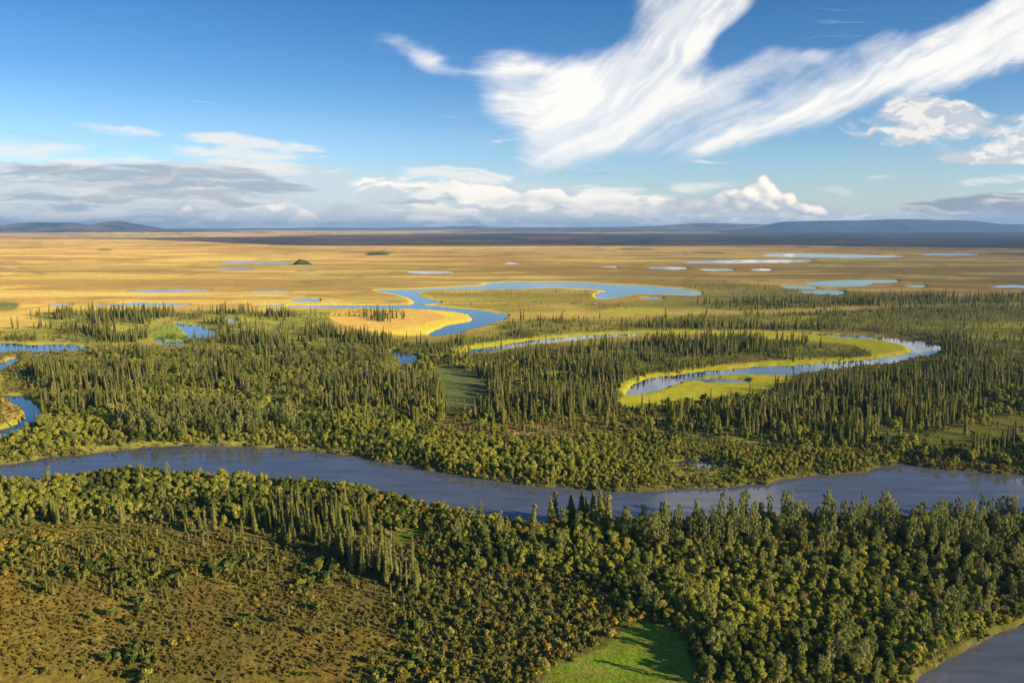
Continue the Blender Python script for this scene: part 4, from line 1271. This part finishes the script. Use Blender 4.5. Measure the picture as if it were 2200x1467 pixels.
# spruces
X, Y, px_, py_ = scatter(SPR, 3.1, 201, 205, 900, 0.62)
X2, Y2, a_, b_ = scatter(SPR, 4.4, 202, 900, 1900, 0.8)
ext = np.array([(1184, 1135, 68), (1188, 1128, 78), (1226, 1132, 72), (1249, 1136, 84), (1262, 1130, 66), (1275, 1142, 88), (1289, 1140, 86), (1303, 1150, 92), (1143, 1150, 66), (1297, 1134, 70),
    (27, 1095, 52), (41, 1142, 48), (66, 1138, 40), (5, 1100, 60), (108, 1127, 56), (112, 1116, 45), (120, 1131, 58), (126, 1135, 62), (146, 1127, 50), (151, 1129, 46), (160, 1122, 40), (233, 1127, 46), (245, 1110, 50), (262, 1133, 56), (267, 1128, 62),
    (372, 1140, 52), (368, 1128, 40), (400, 1146, 58), (433, 1156, 60), (441, 1145, 48), (462, 1146, 66), (465, 1130, 50), (493, 1112, 60), (489, 1120, 44), (527, 1135, 62), (545, 1138, 56), (548, 1150, 60), (556, 1130, 46), (574, 1136, 58), (578, 1142, 50), (590, 1133, 44), (502, 1175, 44), (604, 1168, 40), (622, 1172, 44), (636, 1182, 46), (643, 1148, 72), (687, 1156, 48), (711, 1142, 76), (723, 1136, 80), (730, 1150, 70), (600, 1150, 52), (660, 1140, 66), (672, 1132, 70), (690, 1136, 74), (700, 1130, 70),
    (756, 1236, 60), (764, 1226, 74), (780, 1238, 64), (796, 1230, 66), (812, 1235, 72), (828, 1254, 80), (849, 1250, 66), (862, 1262, 58), (873, 1264, 62), (895, 1282, 78), (898, 1266, 60), (840, 1240, 58), (787, 1215, 70), (745, 1208, 74), (820, 1222, 66),
    (982, 888, 30), (960, 890, 34), (1020, 900, 40), (1025, 893, 46), (1002, 905, 20)], float)
ex, ey = to_world(ext[:, 0], ext[:, 1])
eh = ext[:, 2] * (ey * cP + CAMH * sP) / F
rA = np.random.RandomState(5)
X, Y = np.concatenate([X, X2, ex]), np.concatenate([Y, Y2, ey])
cl = fbm(X / 45, Y / 45, 3, 120)
hs_ = np.clip(4.5 + 10.5 * rA.rand(len(X)) ** 0.9 + (cl - 0.5) * 9, 3.5, 17)
edge_h = R.sample(spruce_b, *to_px(X, Y)[:2])
hs_ *= np.where((edge_h > 0.5) & (R.sample(spruce_bfront, *to_px(X, Y)[:2]) < 0.4), 0.62, 1.0)
hs_[-len(ext):] = eh
NEXT = len(ext)
Spr = Pl("spruce", X, Y, hs_, pick(rA, len(X), [3, 2, 2, 2, 3, 1, 0.55]), 6)

Spr.sxy[-NEXT:-NEXT + 10] *= 1.7
X, Y, px_, py_ = scatter(DWF, 2.6, 211, 205, 620, 0.34)
X2, Y2, a_, b_ = scatter(DWF, 3.4, 212, 620, 1700, 0.55)
X, Y = np.concatenate([X, X2]), np.concatenate([Y, Y2])
hs_ = 1.3 + 3.4 * rA.rand(len(X)) ** 1.7
Dwf = Pl("dwarf", X, Y, hs_, pick(rA, len(X), [3, 3, 2, 3]), 7)

X, Y, px_, py_ = scatter(BSH, 2.45, 221, 195, 560, 0.72)
X2, Y2, a_, b_ = scatter(BSH, 3.3, 222, 560, 1000, 0.62)
X, Y = np.concatenate([X, X2]), np.concatenate([Y, Y2])
ppx, ppy, _ = to_px(X, Y)
yel = R.sample(YEL, ppx, ppy)
var = pick(rA, len(X), [3, 3, 3, 3, 3, 3, 3, 0.2, 0.25])
far_bank = (ppy < 1060) | ((ppx < 1000) & (ppy < 1130))
var = np.where(far_bank & (rA.rand(len(X)) < 0.75), rA.randint(0, 4, len(X)), var)
var = np.where(rA.rand(len(X)) < yel * 0.30, rA.choice([7, 8], len(X)), var)
pn = fbm(X / 38, Y / 38, 4, 181)
var = np.where((pn > 0.54) & (rA.rand(len(X)) < 0.75) & (var < 7), rA.randint(4, 7, len(X)), var)
var = np.where((pn < 0.45) & (rA.rand(len(X)) < 0.8) & (var < 7), rA.randint(0, 4, len(X)), var)
dn_ = R.sample(dense_w, ppx, ppy)
hs_ = np.where(dn_ > 0.5, 3.1 + 2.0 * rA.rand(len(X)) + (fbm(X / 30, Y / 30, 3, 130) - 0.5) * 5, 1.9 + 4.0 * rA.rand(len(X)) ** 1.3 + (fbm(X / 30, Y / 30, 3, 130) - 0.4) * 6)
shore = R.sample(R.blur(wm, 14, 7), ppx, ppy)
lowr = R.sample(P_((1330, 950), (1500, 965), (1850, 972), (1930, 985), (1900, 1000), (1747, 1022), (1600, 1045), (1300, 1050), (1180, 1042), (1300, 1000), rx=20, ry=8), ppx, ppy)
var = np.where((lowr > 0.4) & (var > 3) & (rA.rand(len(X)) < 0.85), rA.randint(0, 4, len(X)), var)
hs_ = np.clip(hs_ * (1 - 0.42 * lowr) * (1 - 0.55 * sstep(0.05, 0.4, shore)), 1.2, 8)
Bsh = Pl("willow", X, Y, hs_, var, 8)
Bsh.sxy = Bsh.sz ** 0.75 * (0.9 + 0.4 * Bsh.r.rand(len(X)))

X, Y, px_, py_ = scatter(POP, 3.2, 231, 195, 560, 0.34)
X2, Y2, a_, b_ = scatter(POP, 4.0, 232, 560, 1000, 0.55)
X, Y = np.concatenate([X, X2]), np.concatenate([Y, Y2])
ppx, ppy, _ = to_px(X, Y)
hs_ = 8.0 + 6.5 * rA.rand(len(X)) + (fbm(X / 25, Y / 25, 3, 131) - 0.5) * 5
hs_ *= np.where(R.sample(np.maximum(tall_br, birch), ppx, ppy) > 0.4, 1.0, 0.72)
Pop = Pl("poplar", X, Y, np.clip(hs_, 4, 15), pick(rA, len(X), [4, 2, 4, 1.5, 2]), 9)
Pop.sxy *= 0.85

X, Y, px_, py_ = scatter(SHR, 1.35, 241, 195, 420, 0.62)
X2, Y2, a_, b_ = scatter(SHR, 2.6, 242, 420, 850, 0.6)
X, Y = np.concatenate([X, X2]), np.concatenate([Y, Y2])
ppx, ppy, _ = to_px(X, Y)
yel = R.sample(YEL, ppx, ppy)
tl = R.sample(tundra_l, ppx, ppy)
var = pick(rA, len(X), [4, 4, 2, 1.5, 0.35, 0.6])
var = np.where((tl > 0.5) & (rA.rand(len(X)) < 0.25), 5, var)
var = np.where((tl > 0.5) & (fbm(X / 20, Y / 20, 4, 201) > 0.53) & (rA.rand(len(X)) < 0.75), 2, var)
var = np.where((tl > 0.5) & (var == 4) & (rA.rand(len(X)) < 0.85), 0, var)
var = np.where(rA.rand(len(X)) < yel * 0.7, 4, var)
hs_ = np.where(tl > 0.5, (0.45 + 0.95 * rA.rand(len(X)) ** 1.5) * (1 + 1.2 * sstep(0.52, 0.62, fbm(X / 20, Y / 20, 4, 201))), 0.7 + 1.5 * rA.rand(len(X)) ** 1.4)
Shr = Pl("shrub", X, Y, hs_, var, 10)
Shr.sxy = Shr.sz * (0.8 + 0.5 * Shr.r.rand(len(X)))

X, Y, px_, py_ = scatter(TUS, 0.95, 251, 200, 300, 0.42)
X2, Y2, a_, b_ = scatter(TUS, 1.5, 252, 300, 430, 0.4)
X, Y = np.concatenate([X, X2]), np.concatenate([Y, Y2])
Tus = Pl("tussock", X, Y, 0.25 + 0.4 * rA.rand(len(X)), rA.randint(0, 3, len(X)), 11)
Tus.sxy = Tus.sz * (0.8 + 0.6 * Tus.r.rand(len(X)))


_wf = np.zeros_like(wm)
_ws = np.zeros_like(wm)
for k_ in WSPL:
    if k_ not in ('river', 'lower'):
        _ws = np.maximum(_ws, R.poly(WSPL[k_]))
for f_ in (0.02, 0.045, 0.07, 0.095, 0.12):
    sh_ = ((R.ys - HOR) * f_ / (1 + f_)).astype(int)
    rows_ = np.clip(np.arange(R.h) - sh_, 0, R.h - 1)
    _wf = np.maximum(_wf, _ws[rows_])
_wf = R.blur(_wf, 5, 2)
_wb = np.zeros_like(wm)
for f_ in (0.02, 0.05, 0.08, 0.11):
    rows_ = np.clip(np.arange(R.h) + ((R.ys - HOR) * f_).astype(int), 0, R.h - 1)
    _wb = np.maximum(_wb, _ws[rows_])
_wb = R.blur(_wb, 4, 2)
for P_l, mn in ((Spr, 0.34), (Bsh, 0.4), (Pop, 0.3)):
    fr = 1 - (1 - mn) * sstep(0.2, 0.8, R.sample(_wf, P_l.px, P_l.py)) * (P_l.r.rand(len(P_l.X)) < 0.93)
    fr = fr * (1 - 0.5 * sstep(0.2, 0.8, R.sample(_wb, P_l.px, P_l.py)))
    P_l.sz = P_l.sz * fr
    P_l.sxy = P_l.sxy * fr ** 0.7
    P_l.H = P_l.H * fr
    P_l.app = P_l.app * fr

# ------------------------------------------------------------------ the 300 largest of each kind as single things
def size_word(h, lo, hi):
    return "tall" if h > hi else ("small" if h < lo else "medium")


def zone_phrase(px__, py__, kind):
    """name of the stand, its column and row limits for the sub-areas"""
    if kind == "spruce":
        if 1130 < px__ < 1320 and 1120 < py__ < 1165:
            return "river bank against the water", 1130, 1320, 1120, 1165
        if py__ > 1190 and px__ > 730:
            return "row beside the little green clearing", 730, 920, 1190, 1290
        if py__ > 1090 and 500 < px__ <= 900:
            return "dense stand at the tundra edge", 500, 800, 1090, 1190
        if py__ > 1090 and px__ <= 500:
            return "scattered row at the tundra edge", 0, 500, 1090, 1190
        if px__ > 1400:
            return "dark forest below the oxbow lake", 1400, 2200, 860, 970
        if px__ > 1040:
            return "central forest", 1040, 1400, 820, 940
        if px__ > 925:
            return "shaded meadow edge", 925, 1040, 860, 940
        if px__ > 660:
            return "stand left of the shaded meadow", 660, 925, 820, 940
        return "woods across the river", 0, 660, 800, 960
    if kind == "poplar":
        if py__ < 1010:
            return "pale grove across the river", 200, 700, 860, 960
        if py__ > 1240:
            return "woods above the bottom river bend", 1500, 2200, 1240, 1467
        if px__ > 1800:
            return "river bank row near the right edge", 1800, 2200, 1110, 1240
        if px__ > 1320:
            return "river bank row beside the lone spruces", 1320, 1800, 1110, 1240
        return "thicket on the near bank", 0, 1320, 1000, 1240
    if kind == "willow":
        if px__ > 1850:
            return "woods above the bottom river bend", 1850, 2200, 1130, 1467
        if px__ > 1480:
            return "woods right of the green meadow", 1480, 1850, 1130, 1467
        if py__ > 1250:
            return "edge of the bright green meadow", 1150, 1480, 1250, 1467
        return "near bank woods", 0, 1480, 1020, 1250
    if kind == "dwarf":
        if px__ < 400:
            return "tundra at the left edge", 0, 400, 1140, 1467
        if px__ > 650:
            return "scrub below the little clearing", 650, 900, 1180, 1400
        return "tundra below the spruce stand", 400, 900, 1140, 1467
    if px__ < 760:
        return "brown tundra", 0, 760, 1140, 1467
    if px__ < 1230:
        return "scrub left of the green meadow", 760, 1230, 1180, 1467
    if px__ < 1500:
        return "scrub around the green meadow", 1230, 1500, 1180, 1467
    return "woods right of the green meadow", 1500, 2200, 1180, 1467


COLW = {"willow": ["olive", "olive", "yellow green", "yellow green", "deep green", "deep green", "deep green", "golden yellow", "golden orange"],
        "shrub": ["grey green", "grey green", "deep green", "olive", "golden yellow", "rust brown"]}


def things(P, name, catw, noun, group, lo, hi, k=300, ordinal_zone=None):
    inside = (P.px > -5) & (P.px < 2205) & (P.py - P.app < 1462) & (P.py < 1500)
    score = np.where(inside, P.app, -1)
    order = np.argsort(-score)[:k]
    sel = np.zeros(len(P.X), bool)
    sel[order] = True
    order = sorted(order, key=lambda i: P.px[i])
    src = {}
    cnt = {}
    recs = []
    for i in order:
        z, xa_, xb_, ya_, yb_ = zone_phrase(P.px[i], P.py[i], P.kind)
        fx_ = (P.px[i] - xa_) / (xb_ - xa_)
        fy_ = (P.py[i] - ya_) / (yb_ - ya_)
        cw = ["far left", "left", "middle", "right", "far right"][int(min(4, max(0, fx_ * 5)))]
        rw = "back" if fy_ < 0.33 else ("centre" if fy_ < 0.67 else "front")
        sw = size_word(P.H[i], lo, hi)
        shape = {"spruce": ["pointed", "club topped", "broad pointed", "club topped", "very slender", "bushy", "bare grey"], "poplar": ["slender", "full crowned", "slender", "wide crowned", "round crowned"], "dwarf": ["pointed", "club topped", "pointed", "bushy"]}.get(P.kind)
        q = shape[P.var[i]] if shape else COLW[P.kind][P.var[i]]
        base_l = "%s %s %s, %s %s of %s" % (sw, q, noun, rw, cw, z)
        cnt.setdefault(base_l, []).append(i)
        recs.append((i, base_l))
    words = ["leftmost", "second", "third", "fourth", "fifth", "sixth", "seventh", "eighth", "ninth", "tenth", "eleventh", "twelfth", "thirteenth", "fourteenth", "fifteenth", "sixteenth", "seventeenth", "eighteenth"]
    for i, base_l in recs:
        mt, mc, jm, hh = PROTO[P.kind][P.var[i]]
        root = bpy.data.objects.new(name, None)
        root.empty_display_size = 0.5
        scene.collection.objects.link(root)
        root.location = (float(P.X[i]), float(P.Y[i]), float(P.Z[i]))
        root.rotation_euler = (float(P.tl[i, 0]), float(P.tl[i, 1]), float(P.rot[i]))
        root.scale = (float(P.sxy[i]), float(P.sxy[i]), float(P.sz[i]))
        same = cnt[base_l]
        lb = base_l
        if 1 < len(same) <= 18:
            lb = "%s %s" % (words[same.index(i)], base_l)
        tag(root, lb, catw, group)
        key = int(P.var[i])
        if key not in src:
            src[key] = (bpy.data.objects.new("trunk" if P.kind not in ("shrub", "willow") else "stems", mt), bpy.data.objects.new("crown", mc))
            a, b = src[key]
        else:
            a, b = src[key][0].copy(), src[key][1].copy()
        for c in (a, b):
            c.parent = root
            scene.collection.objects.link(c)
    return sel


# ------------------------------------------------------------------ everything smaller: one object per kind
def forest(P, keep, name, label, catw):
    L = PROTO[P.kind]
    objs = []
    col = bpy.data.collections.new(name + "_shapes")
    for i, (mt, mc, jm, hh) in enumerate(L):
        o = bpy.data.objects.new("%s_shape_%02d" % (P.kind, i), jm)
        col.objects.link(o)
        objs.append(o)
    idx = np.where(keep)[0]
    n = len(idx)
    me = bpy.data.meshes.new(name)
    me.vertices.add(n)
    me.vertices.foreach_set("co", np.stack([P.X[idx], P.Y[idx], P.Z[idx]], -1).astype(np.float32).ravel())
    for an, tp, data in (("vid", 'INT', P.var[idx].astype(np.int32)), ("rotz", 'FLOAT_VECTOR', np.concatenate([P.tl[idx], P.rot[idx][:, None]], 1).astype(np.float32))):
        a = me.attributes.new(an, tp, 'POINT')
        a.data.foreach_set("vector" if tp == 'FLOAT_VECTOR' else "value", np.ascontiguousarray(data).ravel())
    a = me.attributes.new("scl", 'FLOAT_VECTOR', 'POINT')
    a.data.foreach_set("vector", np.stack([P.sxy[idx], P.sxy[idx], P.sz[idx]], -1).astype(np.float32).ravel())
    me.update()
    o = link(name, me)
    tag(o, label, catw, kind="stuff")
    ng = bpy.data.node_groups.new(name, 'GeometryNodeTree')
    ng.interface.new_socket("Geometry", in_out='INPUT', socket_type='NodeSocketGeometry')
    ng.interface.new_socket("Geometry", in_out='OUTPUT', socket_type='NodeSocketGeometry')
    gi = ng.nodes.new("NodeGroupInput")
    go = ng.nodes.new("NodeGroupOutput")
    ci = ng.nodes.new("GeometryNodeCollectionInfo")
    ci.inputs["Collection"].default_value = col
    ci.inputs["Separate Children"].default_value = True
    ci.inputs["Reset Children"].default_value = True
    ip = ng.nodes.new("GeometryNodeInstanceOnPoints")
    ip.inputs["Pick Instance"].default_value = True

    def na(nm_, dt):
        q = ng.nodes.new("GeometryNodeInputNamedAttribute")
        q.data_type = dt
        q.inputs["Name"].default_value = nm_
        return q.outputs["Attribute"]
    m2p = ng.nodes.new("GeometryNodeMeshToPoints")
    ng.links.new(gi.outputs[0], m2p.inputs["Mesh"])
    ng.links.new(m2p.outputs[0], ip.inputs["Points"])
    ng.links.new(ci.outputs[0], ip.inputs["Instance"])
    ng.links.new(na("vid", 'INT'), ip.inputs["Instance Index"])
    ng.links.new(na("scl", 'FLOAT_VECTOR'), ip.inputs["Scale"])
    ng.links.new(na("rotz", 'FLOAT_VECTOR'), ip.inputs["Rotation"])
    ng.links.new(ip.outputs[0], go.inputs[0])
    md = o.modifiers.new("plants", 'NODES')
    md.node_group = ng
    print(name, n)
    return o


s1 = things(Spr, "spruce_tree", "spruce tree", "spruce", "spruces of the nearer woods", 9, 13)
forest(Spr, ~s1, "spruce_forest", "dense dark spruce forest across the middle of the plain", "forest")
s2 = things(Pop, "poplar_tree", "poplar tree", "poplar", "poplars of the nearer woods", 7.5, 10.5)
forest(Pop, ~s2, "poplar_forest", "mass of pale green poplars and birches among the woods", "forest")
s3 = things(Bsh, "willow_tree", "willow tree", "willow", "round willows of the near bank woods", 4.6, 6.4)
forest(Bsh, ~s3, "willow_thicket", "thick round willow and alder cover along the river banks", "thicket")
s4 = things(Dwf, "dwarf_spruce", "dwarf spruce", "dwarf spruce", "dwarf spruces on the near tundra", 2.8, 4.2)
forest(Dwf, ~s4, "dwarf_spruce_cover", "thin scatter of dwarf spruces over bog and tundra", "trees")
s5 = things(Shr, "shrub", "shrub", "shrub", "low shrubs in the foreground", 1.5, 2.4)
forest(Shr, ~s5, "shrub_cover", "low shrubs covering the ground between the trees", "shrubs")
forest(Tus, np.ones(len(Tus.X), bool), "heath_cover", "low brown heath tufts on the open tundra", "heath")

# ------------------------------------------------------------------ haze over the plain
m, nt, out = new_mat("haze")
pv = N(nt, "ShaderNodeVolumePrincipled")
pv.inputs["Color"].default_value = (0.27, 0.54, 1.0, 1)
pv.inputs["Density"].default_value = 3.3e-5
pv.inputs["Anisotropy"].default_value = 0.2
nt.links.new(pv.outputs[0], out.inputs["Volume"])
hx, hy0, hy1, hz0, hz1 = 48000.0, -3000.0, 50000.0, -25.0, 385.0
HV = np.array([(x, y, z) for z in (hz0, hz1) for y in (hy0, hy1) for x in (-hx, hx)])
HF = np.array([(0, 2, 3, 1), (4, 5, 7, 6), (0, 1, 5, 4), (2, 6, 7, 3), (0, 4, 6, 2), (1, 3, 7, 5)])
tag(link("haze", mesh_np("haze", HV, HF, m)), "thin blue haze over the far plain", "haze", kind="stuff")
